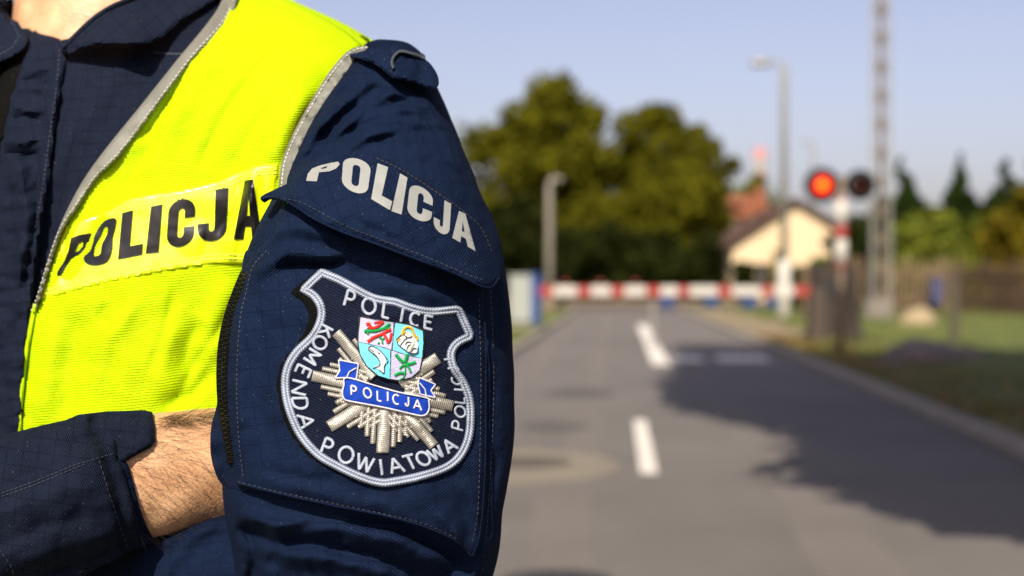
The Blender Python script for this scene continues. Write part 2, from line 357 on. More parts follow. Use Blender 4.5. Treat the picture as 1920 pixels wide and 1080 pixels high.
VF = [([(600, 175), (566, 240), (541, 305)], 9, -5), ([(575, 170), (540, 230), (512, 300)], 16, 4), ([(520, 90), (430, 200), (370, 320)], 12, -2.2), ([(400, 60), (330, 170), (270, 260)], 9, -2.0), ([(640, 80), (560, 110), (480, 180)], 12, -2), ([(330, 540), (310, 620), (280, 700)], 10, -1.8), ([(260, 560), (200, 640), (180, 740)], 13, 2), ([(450, 560), (380, 660), (330, 750)], 9, -2.2), ([(470, 40), (380, 130), (290, 260)], 26, 2.2), ([(610, 90), (520, 170), (440, 300)], 30, 2.5), ([(560, 130), (470, 250), (430, 330)], 15, -2.2), ([(350, 140), (260, 290), (190, 370)], 16, -1.8),
      ([(300, 250), (250, 330), (205, 395)], 10, -2.0), ([(470, 330), (475, 420), (462, 500)], 12, 3.0), ([(380, 600), (352, 650), (348, 700)], 16, -2.6), ([(330, 600), (300, 660), (310, 740)], 22, 2.5), ([(400, 690), (360, 740), (300, 765)], 14, -3.5),
      ([(430, 520), (400, 600), (395, 680)], 22, 3.), ([(200, 570), (190, 590), (196, 610)], 7, -2), ([(110, 600), (85, 700), (80, 800)], 18, 2.5), ([(150, 590), (130, 700), (120, 800)], 20, -1.8), ([(230, 580), (235, 680), (220, 780)], 26, 1.8)]
def torso(nz=260, nu=360, off=0., pad=None):
    z = np.linspace(ZT[0], ZT[-1], nz); sm = lambda T: np.interp(z, ZT, T)
    def sms(T):
        v = sm(T)
        for _ in range(40): v = np.convolve(np.pad(v, 1, mode='edge'), [.25, .5, .25], 'valid')
        return v
    a, bf, bb = sms(AT), sms(BF), sms(BB); th = np.linspace(0, 2 * math.pi, nu, endpoint=False)
    c, s_ = np.cos(th), np.sin(th); ex = 2 / 2.35
    cu = np.sign(c) * abs(c) ** ex; cw = np.sign(s_) * abs(s_) ** ex
    U = a[:, None] * cu[None]; Wf = np.where(s_[None] > 0, bf[:, None], bb[:, None]) * cw[None]
    U = U + off * cu[None]; Wf = Wf + off * cw[None]
    Z = np.repeat(z[:, None], nu, 1); drop = np.clip((Z - 1.40) / .16, 0, 1) ** 1.6 * .055
    Z = Z - drop * np.clip(cw, 0, 1)[None] ** 1.2 + off * np.clip((z - 1.44) / .06, 0, 1)[:, None]
    X = NC[0] + U * LV[0] + Wf * FV[0]; Y = NC[1] + U * LV[1] + Wf * FV[1]
    P = np.stack([X, Y, Z], -1).reshape(-1, 3)
    uv = np.stack([np.repeat((th * .17)[None], nz, 0), np.repeat(z[:, None], nu, 1)], -1).reshape(-1, 2)
    fs = []
    ii = np.arange(nz - 1)[:, None] * nu; jj = np.arange(nu)[None]; kk = (jj + 1) % nu
    Q = np.stack([ii + jj, ii + kk, ii + nu + kk, ii + nu + jj], -1).reshape(-1, 4)
    fw = np.clip(cw * .9 + .25 * cu + .1, 0, 1)[None].repeat(nz, 0).reshape(-1)
    return P, Q, uv, fw, (U.reshape(-1), Wf.reshape(-1), Z.reshape(-1))
def push(P, wgt, amt):      # move points against their sight line direction by amt metres
    q = P.copy(); d = P - A_([0, 0, H]); d /= np.linalg.norm(d, axis=1)[:, None]; return q - d * (amt * wgt)[:, None]
P, Q, uv, fw, bodyc = torso()
x, y = vproj(P); P = push(P, fw, folds(x, y, TF) + .005 * fbm(x, y, 90, 0, .6) + .0015 * fbm(x, y, 28, 3))
x, y = vproj(P); NOPEN = spline([(10, -120), (20, -10), (30, 20), (58, 62), (126, 76), (150, 58), (207, 16), (245, 0), (300, -20), (330, -120)], True, 4)
open_ = inside(x, y, NOPEN) & (fw > .2)
Qt = Q[~open_[Q].all(1)]
full_mb = MB(); full_mb.add(P, [tuple(q) for q in Q], 0, uv); torso_mb = MB(); torso_mb.add(P, [tuple(q) for q in Qt], 0, uv)
# armhole swell of the vest over the shoulder
ARM_IN = spline([(684, 86), (655, 94), (624, 126), (591, 176), (561, 228), (539, 274), (526, 315), (518, 400), (505, 500), (490, 620)])
ARM_OUT = spline([(728, 90), (702, 92), (673, 105), (639, 148), (602, 200), (573, 252), (550, 307), (541, 335), (536, 400), (528, 500), (515, 620)])
NECK_IN = spline([(430, -60), (416, 0), (390, 42), (333, 111), (262, 200), (205, 270), (159, 333), (125, 395), (100, 455), (82, 515), (64, 575), (58, 600)])
NECK_OUT = spline([(462, -60), (445, 0), (418, 50), (363, 111), (292, 205), (232, 285), (185, 333), (150, 385), (122, 425), (100, 480), (75, 560), (62, 590)])
P2, Q2, uv2, fw2, (U2, W2, Z2) = torso(440, 560, .004)
def vest_lift(x, y):
    r, t = seg_dist(x, y, ARM_IN[:60]); return folds(x, y, VF) + .0035 * fbm(x, y, 130, 1, .8) + .0008 * fbm(x, y, 34, 5) + .016 * np.exp(-(r / 75) ** 2) * np.clip((y - 60) / 80, 0, 1)
x, y = vproj(P2); P2 = push(P2, fw2, vest_lift(x, y))
_nm = (resample(NECK_IN, 20)[:38] + 0) if False else None
NMID = np.vstack([(resample(NECK_IN, 700 / 40)[:0]), np.c_[np.interp(np.linspace(0, 1, 60), np.linspace(0, 1, len(NECK_IN)), NECK_IN[:, 0]) * .45 + np.interp(np.linspace(0, 1, 60), np.linspace(0, 1, len(NECK_OUT)), NECK_OUT[:, 0]) * .55, np.interp(np.linspace(0, 1, 60), np.linspace(0, 1, len(NECK_IN)), NECK_IN[:, 1]) * .45 + np.interp(np.linspace(0, 1, 60), np.linspace(0, 1, len(NECK_OUT)), NECK_OUT[:, 1]) * .55]])
vest_poly = np.vstack([NMID, A_([(60, 600), (45, 680), (38, 760), (35, 830), (33, 1000), (35, 1500), (640, 1500), (560, 900)]), ARM_IN[::-1] + A_([13, 4]), A_([(700, 40), (650, -60)])])
# keep the cells of the vest: both fronts by the outline, the back whole between the armholes
def vest_keep(U, Wc, Z, mirror):
    u = -U if mirror else U; X = NC[0] + u * LV[0] + Wc * FV[0]; Y = NC[1] + u * LV[1] + Wc * FV[1]
    px, py = CX + X / Y * F, HY - (Z - H) / Y * F; return inside(px, py, vest_poly)
keep = np.where(W2 > -.015, np.where(U2 >= 0, vest_keep(U2, W2, Z2, False), vest_keep(U2, W2, Z2, True)), (abs(U2) < .178) & (Z2 < 1.535) | (Z2 < 1.28))
keep &= Z2 > .92
Qk = Q2[keep[Q2].all(1)]
vest_mb = MB(); used = np.unique(Qk); mp = -np.ones(len(P2), int); mp[used] = np.arange(len(used))
vest_mb.add(P2[used], [tuple(q) for q in mp[Qk]], 0, uv2[used])
# ------------------------------------------------------------------ left sleeve (upper arm)
SR = A_([  # y, left x, right x, centre depth, depth radius
 (84, 700, 742, .775, .018), (92, 686, 780, .770, .030), (104, 676, 797, .766, .036), (120, 666, 800, .760, .042), (145, 648, 810, .752, .047), (180, 622, 825, .742, .051), (215, 600, 843, .734, .054),
 (260, 578, 863, .724, .056), (300, 562, 880, .716, .058), (350, 535, 900, .704, .060), (400, 505, 922, .699, .060), (450, 478, 943, .695, .060), (500, 462, 951, .693, .060), (600, 432, 958, .690, .060),
 (700, 416, 962, .688, .060), (800, 410, 963, .686, .060), (900, 425, 955, .684, .060), (960, 432, 948, .684, .059), (1020, 440, 940, .686, .050), (1080, 450, 930, .690, .042), (1150, 470, 912, .694, .036), (1220, 520, 880, .69, .03), (1270, 600, 820, .664, .03), (1285, 690, 730, .662, .008)])
SFD = [([(600, 300), (650, 250), (735, 215)], 7, -3.2), ([(640, 290), (700, 250), (770, 245)], 7, 2.6), ([(575, 245), (620, 190), (665, 150)], 7, -3), ([(690, 275), (760, 245), (840, 250)], 8, -2.4), ([(760, 290), (820, 285), (870, 320)], 9, 2.2), ([(620, 175), (660, 150), (700, 150)], 7, 2), ([(660, 200), (700, 178), (760, 176)], 6, 2.2), ([(548, 350), (590, 300), (640, 285)], 7, 3), ([(720, 180), (790, 200), (830, 260)], 8, -2.2), ([(585, 285), (650, 215), (728, 160)], 15, -9), ([(560, 300), (600, 240), (690, 160)], 14, 5), ([(620, 265), (690, 195), (745, 165)], 13, 5), ([(560, 262), (610, 205), (640, 160)], 10, 3), ([(640, 260), (700, 205), (775, 190)], 9, -3), ([(700, 240), (760, 205), (830, 195)], 16, 3),
       ([(690, 230), (740, 215), (790, 218)], 9, -3), ([(600, 130), (640, 118), (690, 130)], 12, 2), ([(780, 180), (840, 260), (880, 340)], 26, 2), ([(540, 330), (570, 300), (600, 285)], 9, -4),
       ([(450, 965), (520, 985), (580, 975)], 11, 5), ([(440, 990), (520, 1020), (640, 1010)], 14, -6), ([(560, 1000), (640, 990), (740, 1010), (840, 1070)], 18, 5), ([(520, 1040), (620, 1050), (740, 1080)], 16, 4), ([(600, 1030), (700, 1040), (800, 1090)], 12, -5),
       ([(640, 975), (740, 990), (850, 1040), (880, 1080)], 10, -5), ([(930, 520), (935, 700), (925, 900)], 10, -1.5), ([(920, 1000), (900, 1060), (860, 1120)], 14, 4), ([(860, 1050), (820, 1100), (760, 1140)], 14, -4),
       ([(460, 980), (480, 1050), (470, 1120)], 12, -5), ([(500, 970), (540, 1060), (560, 1130)], 13, 4), ([(905, 380), (925, 480), (935, 600)], 12, -2.5), ([(915, 620), (940, 720), (930, 840)], 14, 2.5), ([(930, 850), (915, 950), (925, 1030)], 12, -3)]
def sleeve(nz=240, nu=220):
    yy = np.r_[np.linspace(SR[0, 0], 130, 30)[:-1], np.linspace(130, 1240, nz), np.linspace(1243, 1285, 12)]; S_ = [np.interp(yy, SR[:, 0], SR[:, k]) for k in range(1, 5)]
    for i in range(4):
        for _ in range(25): v = S_[i]; v2 = np.convolve(np.pad(v, 1, mode='edge'), [.25, .5, .25], 'valid'); v2[:6] = v[:6]; v2[-4:] = v[-4:]; S_[i] = v2
    Lx, Rx, dc, rd = S_; th = np.linspace(0, 2 * math.pi, nu, endpoint=False); ex = 2 / 2.3
    c = np.sign(np.cos(th)) * abs(np.cos(th)) ** ex; s_ = np.sign(np.sin(th)) * abs(np.sin(th)) ** ex
    xc = ((Lx + Rx) / 2 - CX) / F * dc; rx = (Rx - Lx) / 2 / F * dc; zz = H - (yy - HY) / F * dc
    X = xc[:, None] + rx[:, None] * c[None]; Y = dc[:, None] - rd[:, None] * s_[None] - .18 * rd[:, None] * c[None] * 0
    Z = np.repeat(zz[:, None], nu, 1) - np.clip(s_, 0, 1)[None] * .0; P = np.stack([X, Y, Z], -1).reshape(-1, 3); n = len(yy)
    uv = np.stack([np.repeat((th * .068)[None], n, 0), Z], -1).reshape(-1, 2)
    ii = np.arange(n - 1)[:, None] * nu; jj = np.arange(nu)[None]; kk = (jj + 1) % nu
    Q = np.stack([ii + jj, ii + nu + jj, ii + nu + kk, ii + kk], -1).reshape(-1, 4)
    return P, Q, uv, np.clip(s_ * 1.3 + .2, 0, 1)[None].repeat(n, 0).reshape(-1), n, nu
P, Q, uv, fw, n_, nu_ = sleeve(); x, y = vproj(P)
P = push(P, fw, folds(x, y, SFD) + .0035 * fbm(x, y, 110, 2) + .0050 * fbm(x * .8 + y * .6, y * .8 - x * .6, 70, 1, 2.2) * np.clip((330 - y) / 80, .25, 1) + .0013 * fbm(x, y, 30, 4) * (1 + 2 * np.clip((y - 960) / 80, 0, 1)))
# slight irregularity of the outline
P[:, 0] += .0034 * fbm(P[:, 2] * 4000, P[:, 1] * 3000, 190, 6) * (1 - fw * .6)
sleeve_mb = MB(); sleeve_mb.add(P, [tuple(q) for q in Q], 0, uv); sleeve_mb.f += [tuple(range(nu_)), tuple((n_ - 1) * nu_ + j for j in range(nu_))[::-1]]; sleeve_mb.m += [0, 0]
def cloth_tube(pts, n=120, seg=96, fl=(), amp=.003, k=0, flat=1., cap=True, uvk=.05):
    """garment tube through (px, py, depth, radius vertical px, depth radius m) rows"""
    T = A_(pts); t = np.linspace(0, len(T) - 1, n); q = np.stack([np.interp(t, range(len(T)), T[:, i]) for i in range(5)], 1)
    for _ in range(int(n / len(T) * 1.5)):
        v = q.copy(); v[1:-1] = (q[:-2] + 2 * q[1:-1] + q[2:]) / 4; q = v
    C = np.stack([(q[:, 0] - CX) / F * q[:, 2], q[:, 2], H - (q[:, 1] - HY) / F * q[:, 2]], 1); tn = np.gradient(C, axis=0); tn /= np.linalg.norm(tn, axis=1)[:, None]
    dp = np.tile(A_([0, -1, 0]), (n, 1)); dp -= tn * (dp * tn).sum(1)[:, None]; dp /= np.linalg.norm(dp, axis=1)[:, None]; up = np.cross(tn, dp)
    th = np.linspace(0, 2 * math.pi, seg, endpoint=False); rv = q[:, 3] / F * q[:, 2]
    P = C[:, None] + up[:, None] * (np.cos(th)[None, :, None] * rv[:, None, None]) + dp[:, None] * (np.sin(th)[None, :, None] * q[:, 4][:, None, None])
    P = P.reshape(-1, 3); s = np.r_[0, np.cumsum(np.linalg.norm(C[1:] - C[:-1], axis=1))]
    uv = np.stack([np.repeat((th * uvk)[None], n, 0), np.repeat(s[:, None], seg, 1)], -1).reshape(-1, 2)
    fw = np.clip(np.sin(th) * 1.3 + .2, 0, 1)[None].repeat(n, 0).reshape(-1); x, y = vproj(P)
    if amp or len(fl): P = push(P, fw, folds(x, y, fl) + amp * fbm(x, y, 80, k) + amp * .3 * fbm(x, y, 24, k + 3))
    m = MB(); ii = np.arange(n - 1)[:, None] * seg; jj = np.arange(seg)[None]; kk = (jj + 1) % seg
    m.add(P, [tuple(f) for f in np.stack([ii + jj, ii + kk, ii + seg + kk, ii + seg + jj], -1).reshape(-1, 4)], 0, uv)
    if cap: m.f += [tuple(range(seg))[::-1], tuple((n - 1) * seg + j for j in range(seg))]; m.m += [0, 0]
    return m
LFF = [([(240, 1050), (300, 1010), (360, 982), (420, 968), (480, 985)], 26, 9), ([(300, 1080), (360, 1010), (420, 970)], 14, 3), ([(500, 1080), (470, 1020), (440, 975)], 12, 4), ([(560, 1080), (520, 1010), (470, 970)], 12, -5), ([(640, 1090), (590, 1030), (520, 985)], 14, 4)]
lfore_mb = cloth_tube([(770, 1120, .705, 80, .03), (680, 1085, .706, 95, .036), (580, 1060, .712, 98, .038), (430, 1052, .724, 98, .038), (340, 1078, .728, 98, .038), (240, 1125, .732, 98, .038), (80, 1200, .734, 102, .038), (-90, 1265, .73, 105, .036)], fl=LFF, k=1)
# right forearm, bare wrist, and its sleeve
FARM = [(-330, 1080, .668, 125, .034), (-150, 1010, .668, 125, .032), (0, 955, .672, 122, .028), (150, 915, .682, 119, .024), (290, 890, .700, 117, .021), (400, 868, .716, 104, .020), (470, 850, .730, 92, .018)]
farm_mb = cloth_tube(FARM, n=110, seg=110, amp=.0010, k=3, fl=[([(310, 990), (380, 900), (430, 850)], 20, 1.2), ([(300, 830), (360, 850), (420, 900)], 22, -1.0)])
rsl_mb = cloth_tube([(-330, 1080, .664, 150, .044), (-150, 1015, .664, 146, .040), (0, 962, .668, 140, .036), (120, 925, .676, 134, .031), (185, 905, .684, 128, .027)], amp=.003, k=5)
D_torso = DM([full_mb]); D_vest = DM([full_mb, vest_mb], st=5, smooth=3); D_sl = DM([sleeve_mb], smooth=2); D_far = DM([farm_mb, rsl_mb], smooth=3); D_lf = DM([lfore_mb])
# ------------------------------------------------------------------ person: continuous body mesh
def ell(mb, c, r, seg=24, rings=16):
    rs = []
    for i in range(rings + 1):
        ph = math.pi * i / rings; z = math.cos(ph); q = max(math.sin(ph), .02)
        rs.append([(c[0] + r[0] * q * math.cos(2 * math.pi * k / seg), c[1] + r[1] * q * math.sin(2 * math.pi * k / seg), c[2] + r[2] * z) for k in range(seg)])
    mb.loft(rs)
def B(u, wv, z): return (NC[0] + u * LV[0] + wv * FV[0], NC[1] + u * LV[1] + wv * FV[1], z)
HD = MB(); bd = MB()
def ellb(u, wv, z, ru, rw, rz, mb=bd, seg=28, rings=18):     # ellipsoid in body axes
    rs = []
    for i in range(rings + 1):
        ph = math.pi * i / rings; cz = math.cos(ph); q = max(math.sin(ph), .02)
        rs.append([B(u + ru * q * math.cos(2 * math.pi * k / seg), wv + rw * q * math.sin(2 * math.pi * k / seg), z + rz * cz) for k in range(seg)])
    mb.loft(rs)
# neck, trunk
bd.loft([[B(a * math.cos(t) * .92, .004 + a * math.sin(t), z) for t in [2 * math.pi * k / 36 for k in range(36)]] for z, a in ((1.40, .080), (1.45, .074), (1.50, .067), (1.56, .061), (1.62, .058), (1.66, .055))])
ellb(.012, .058, 1.500, .006, .008, .03); ellb(.0, .058, 1.560, .010, .010, .018)          # throat
for z, a, b_ in ((1.38, .155, .085), (1.25, .15, .09), (1.12, .14, .09), (1.0, .15, .10)): ellb(0, 0, z, a, b_, .12)
# head: skull, jaw, chin, brow, nose, lips, ears
hz = 1.695
ellb(0, -.006, hz, .076, .096, .108); ellb(0, .022, hz - .058, .060, .070, .062); ellb(0, .060, hz - .100, .026, .024, .020); ellb(.03, .020, hz - .080, .030, .045, .030); ellb(-.03, .020, hz - .080, .030, .045, .030)
ellb(0, .078, hz + .028, .050, .016, .014); bd.tube([B(0, .088, hz + .02), B(0, .100, hz - .010), B(0, .112, hz - .028), B(0, .090, hz - .036)], [.007, .010, .012, .010], 10)
ellb(.011, .098, hz - .031, .008, .010, .007); ellb(-.011, .098, hz - .031, .008, .010, .007)
ellb(0, .088, hz - .057, .024, .010, .006); ellb(0, .086, hz - .067, .021, .010, .007)
for s in (-1, 1):
    ellb(s * .078, -.004, hz - .006, .008, .018, .032); ellb(s * .031, .070, hz + .004, .014, .014, .010)
# shoulders and hidden arms, hands and legs
def wpx(p, py, d): return W(p, py, d)
LA = [B(.10, 0, 1.42), W(735, 330, .712), W(690, 600, .69), W(680, 1000, .69), W(690, 1110, .70)]
bd.tube(LA, [.035, .028, .040, .034, .028], 20)
bd.tube([W(690, 1110, .70), W(580, 1080, .705), W(430, 1075, .71), W(240, 1140, .715), W(80, 1210, .715), W(-90, 1270, .71), W(-160, 1285, .71)], [.022, .022, .022, .021, .020, .020, .020], 20)
RA = [B(-.12, 0, 1.44), B(-.215, .02, 1.40), B(-.235, .07, 1.28), B(-.23, .13, 1.18), W(-330, 1080, .675)]
bd.tube(RA, [.05, .047, .043, .038, .032], 20)
bd.add(farm_mb.v, farm_mb.f)
def hand(c, dirv, side, nrm):
    """palm, four jointed fingers of unequal length and a thumb leaving the side of the palm"""
    c = Vector(c); d = Vector(dirv).normalized(); s = Vector(side).normalized(); n = Vector(nrm).normalized()
    bd.tube([c - d * .01, c + d * .03, c + d * .065, c + d * .095], [(.030, .016), (.038, .015), (.041, .014), (.038, .012)], 18)
    for i, (o, ln_) in enumerate(((-.029, .068), (-.010, .077), (.010, .072), (.028, .056))):
        p = c + d * .088 + s * o; q = [p]; dd = d
        for k in range(3):
            dd = (dd + n * (.22 + .12 * k)).normalized(); q.append(q[-1] + dd * ln_ * (.44, .31, .25)[k])
        bd.tube(q, [.0092, .0085, .0078, .0060], 12); 
    t0 = c + d * .022 - s * .030; bd.tube([t0, t0 - s * .022 + d * .022, t0 - s * .030 + d * .048 + n * .008, t0 - s * .030 + d * .070 + n * .016], [.014, .0115, .0100, .0070], 12)
hand(W(468, 850, .735), (.42, .75, .12), (0, .15, 1), (-.2, .3, 0)); hand(W(-170, 1288, .712), (-1, .25, -.15), (-.1, 0, 1), (0, .7, .2))
for s in (-1, 1): bd.tube([B(s * .09, 0, .98), B(s * .10, .01, .75), B(s * .105, .02, .50), B(s * .11, 0, .28), B(s * .115, -.01, .10)], [.085, .075, .055, .045, .036], 22); ellb(s * .118, .06, .05, .04, .13, .045)
tmp = bd.build('tmp_body', M['skin']); md = tmp.modifiers.new('r', 'REMESH'); md.mode = 'VOXEL'; md.voxel_size = .0042; md.use_smooth_shade = True
ms = tmp.modifiers.new('s', 'SMOOTH'); ms.factor = .5; ms.iterations = 3
dg = bpy.context.evaluated_depsgraph_get(); me = bpy.data.meshes.new_from_object(tmp.evaluated_get(dg)); bpy.data.objects.remove(tmp)
me.polygons.foreach_set('use_smooth', [True] * len(me.polygons)); me.materials.clear(); me.materials.append(M['skin'])
person = bpy.data.objects.new('person', me); COL.objects.link(person)
tag(person, 'person in navy uniform and yellow vest with crossed arms standing at the roadside', 'person')
# hair of the head
hb = MB(); 
rs = []
for i in range(15):
    ph = math.pi * .56 * i / 14; q = max(math.sin(ph), .02)
    rs.append([B(.081 * q * math.cos(t), -.012 + (.101 if math.sin(t) < 0 else .088) * q * math.sin(t), hz + .016 + .103 * math.cos(ph)) for t in [2 * math.pi * k / 40 for k in range(40)]])
hb.loft(rs); hair = hb.build('hair', M['hair'], person, True)
# stubble shade on the throat is hair too: short strands under the chin
def strands(mb, pts, dirs, ln_, rad, curl=.3):
    for p, d in zip(pts, dirs):
        p = Vector(p); d = Vector(d).normalized(); l_ = ln_ * random.uniform(.5, 1.3); sd = Vector((random.gauss(0, 1), random.gauss(0, 1), random.gauss(0, 1))).normalized() * l_ * curl * .5
        q = [p, p + d * l_ * .35 + sd * .25, p + d * l_ * .7 + sd * .6, p + d * l_ + sd * 1.1]
        mb.tube(q, [rad, rad, rad * .8, rad * .3], 3, cap=False)
bv = BVHTree.FromPolygons([v.co.copy() for v in me.vertices], [tuple(p.vertices) for p in me.polygons])
ah = MB(); pts = []; dr = []; tries = 0
while len(pts) < 560 and tries < 6000:
    tries += 1; px = random.uniform(238, 440); py = random.uniform(768, 1015)
    dxy = 28 if py > 800 else 0
    h = bv.ray_cast(Vector((0, 0, H)), Vector(((px - CX) / F, 1, -(py - HY) / F)).normalized())
    if h[0] is None or h[0].y > .735: continue
    a = math.radians(random.gauss(-28 if py > 860 else -8, 20)); nrm = h[1] if h[1].y < 0 else -h[1]
    d = Vector((math.cos(a), 0, math.sin(a) )) + nrm * .22; d -= nrm * max(0, -d.dot(nrm)); pts.append(h[0] - nrm * .0003); dr.append(d)
strands(ah, pts, dr, .013, .000055)
# longer hairs standing off the upper outline of the wrist
pts = []; dr = []
for k in range(150):
    px = random.uniform(292, 412); py = np.interp(px, [292, 412], [786, 778]) + random.uniform(-4, 16)
    h = bv.ray_cast(Vector((0, 0, H)), Vector(((px - CX) / F, 1, -(py - HY) / F)).normalized())
    if h[0] is None or h[0].y > .74: continue
    pts.append(h[0]); dr.append(Vector((random.uniform(.5, 1.2), -.2, random.uniform(-.1, .5))))
strands(ah, pts, dr, .013, .00007)
arm_hair = ah.build('arm_hair', M['hair'], person); 
STN = []
def stitch_row(pts, depth, dash=6, gap=3.5, width=1.7, lift=.0004, mi=0, h=.0003, mat='stitch', parent=None, name='stitching'):
    m = MB(); stitches(m, pts, depth, dash, gap, width, lift, 0, h); return m.build(name, M[mat], parent or jt)
# ------------------------------------------------------------------ jacket
nf = M['navy_front']
jt = torso_mb.build('jacket', [nf], person, True)
sleeve_o = sleeve_mb.build('sleeve', M['navy'], jt, True); lf_o = lfore_mb.build('sleeve', M['navy'], jt, True); rs_o = rsl_mb.build('sleeve', nf, jt, True)
ru = MB(); ru.tube([B(-.10, 0, 1.45), B(-.17, 0, 1.455), B(-.225, .02, 1.40), B(-.245, .07, 1.28), B(-.235, .13, 1.17), B(-.20, .18, 1.14), W(-330, 1080, .668)], [.05, .062, .064, .060, .056, .052, .045], 32); ru.build('sleeve', nf, jt, True)
tr = MB(); tr.loft([[B(a * math.cos(t), b_ * math.sin(t), z) for t in [2 * math.pi * k / 48 for k in range(48)]] for z, a, b_ in ((1.0, .17, .12), (.92, .175, .125), (.82, .18, .125), (.80, .10, .08))])
for s in (-1, 1): tr.tube([B(s * .095, 0, .86), B(s * .10, .01, .70), B(s * .105, .02, .48), B(s * .11, 0, .28), B(s * .115, -.01, .06)], [.105, .098, .080, .074, .072], 28)
tr.build('trousers', M['navy'], person, True)
for s in (-1, 1):
    bo = MB(); bo.loft([[B(s * .118 + wx * math.cos(t), .045 + off + ly * math.sin(t), z) for t in [2 * math.pi * k / 24 for k in range(24)]] for z, wx, ly, off in ((0, .052, .150, .02), (.03, .052, .150, .02), (.06, .048, .13, .01), (.10, .045, .085, -.04), (.16, .05, .06, -.055), (.24, .055, .06, -.055))]); bo.build('boot', M['black_print'], person, True)
# placket over the zip, running down the chest from the throat
pl = MB(); plp = spline([(62, 60), (75, 63), (112, 74), (124, 100), (112, 180), (100, 260), (92, 340), (78, 430), (66, 520), (52, 640), (40, 800), (30, 1000), (-40, 1000), (-30, 640), (-22, 420), (2, 300), (12, 240), (25, 180), (42, 118)], True, 6)
PF = [([(40, 110), (80, 118), (110, 108)], 6, -3), ([(45, 135), (85, 128), (105, 140)], 6, 2.5), ([(35, 150), (70, 148), (100, 160)], 6, -3), ([(95, 155), (130, 172), (160, 168)], 7, -3), ([(25, 180), (60, 176), (95, 186)], 7, -3), ([(20, 200), (60, 208), (90, 202)], 6, 2.5), ([(10, 225), (50, 218), (85, 228)], 6, -2.5), ([(5, 262), (40, 268), (80, 258)], 7, 2.5),
      ([(0, 285), (50, 292), (80, 286)], 6, -3), ([(35, 300), (48, 400), (30, 520)], 10, 3), ([(70, 300), (68, 420), (40, 560)], 7, -2.5)]
placket_f = lambda x, y: 1.15 * folds(x, y, PF) + .0025 * fbm(x, y, 40, 5, 2.2) + .0022 * fbm(x, y, 26, 2, 1.6)
layer(pl, plp, D_torso, 6, .009, .004, rnd=7, ang=.15, extra=placket_f); pl.build('placket', nf, jt, True, 60)
D_pl = lambda x, y: D_torso(x, y) - .009 - placket_f(x, y)
z1 = MB(); layer(z1, spline([(48, 92), (62, 62), (45, 118), (24, 190), (8, 260), (-4, 330), (-30, 420), (-60, 420), (-50, 250), (-10, 110), (20, 80)], True, 4), D_torso, 10, .002, .003, rnd=4); z1.build('zip_tape', M['velcro'], jt, True, 60)
def loftcollar(poly, lift, name, rnd=6, th=.004, extra=None, mat=nf):
    c = MB(); layer(c, spline(poly, True, 7), D_torso, 6, lift, th, rnd=rnd, ang=.7, extra=extra); return c.build(name, mat, jt, True, 60)
# left and right collar leaves, standing off the chest
CL = [(112, 90), (128, 78), (148, 58), (175, 34), (207, 14), (245, -2), (300, -22), (380, -70), (470, -90), (440, -30), (395, 5), (345, 35), (300, 72), (262, 84), (215, 80), (160, 86), (125, 94)]
cl_l = lambda x, y: .014 + .034 * np.exp(-((x - 215) / 95) ** 2)
loftcollar(CL, cl_l, 'collar', extra=lambda x, y: .003 * fbm(x, y, 60, 1))
ce = MB(); ribbon(ce, spline([(114, 90), (130, 76), (150, 56), (177, 32), (208, 12), (246, -4), (300, -24)]), lambda x, y: D_torso(x, y) - cl_l(x, y), 7, .001, .002, step=5); ce.build('collar_edge', nf, jt, True)
loftcollar([(-60, -60), (-10, -40), (14, 0), (24, 22), (38, 48), (50, 68), (47, 86), (25, 104), (0, 116), (-60, 150)], .026, 'collar', extra=lambda x, y: .002 * fbm(x, y, 50, 3))
stitch_row([(-30, -12), (8, 20), (28, 50), (36, 70), (22, 90), (-20, 112)], lambda x, y: D_torso(x, y) - .0265, 5, 3); 
stitch_row([(112, 92), (104, 180), (92, 260), (82, 340), (66, 430)], D_pl, 5, 4, mi=0)
stitch_row([(290, 99), (330, 101), (350, 100)], D_torso, 8, 1, 3)
# cuff of the right sleeve: turned back flap, front panel with seam rows
CB = [(-220, 935), (-100, 870), (0, 832), (60, 812), (105, 795), (148, 777), (200, 771), (272, 769), (286, 773), (290, 800), (291, 828), (284, 838), (258, 852), (232, 868), (200, 900), (60, 940), (-220, 1020)]
CI = [(200, 830), (236, 866), (246, 890), (262, 950), (274, 985), (287, 1012), (276, 1022), (235, 1030), (180, 1000)]
CFp = [(-260, 1010), (-100, 935), (0, 905), (70, 880), (140, 850), (205, 826), (214, 824), (218, 835), (220, 858), (232, 880), (245, 930), (258, 975), (276, 1012), (262, 1024), (215, 1050), (150, 1082), (60, 1110), (-260, 1200)]
D_cuff = lambda x, y: D_far(x, y)
cf_b = lambda x, y: .0025 * fbm(x, y, 70, 1) + folds(x, y, [([(0, 850), (120, 812), (240, 800)], 12, 1.5), ([(120, 830), (190, 815), (270, 815)], 9, -1.2)])
c1 = MB(); layer(c1, dens(CB, 8), D_cuff, 7, .007, .0035, rnd=8, ang=-.12, extra=cf_b); c1.build('cuff_flap', nf, jt, True, 60)
c2 = MB(); layer(c2, spline(CI, True, 5), D_cuff, 7, .0062, .005, rnd=6, ang=-.2); c2.build('cuff_lining', M['navy'], jt, True, 60)
cf_f = lambda x, y: .003 * fbm(x, y, 80, 3) + folds(x, y, [([(-50, 980), (80, 930), (190, 905)], 18, 1.5), ([(-50, 1040), (80, 985), (210, 960)], 16, -1.5), ([(20, 1060), (130, 1020), (240, 1000)], 16, 1.5)])
c3 = MB(); layer(c3, dens(CFp, 8), D_cuff, 6, .0125, .004, rnd=9, ang=-.12, extra=cf_f); c3.build('cuff_panel', nf, jt, True, 60)
D_cf = lambda x, y: D_cuff(x, y) - .0125 - cf_f(x, y)
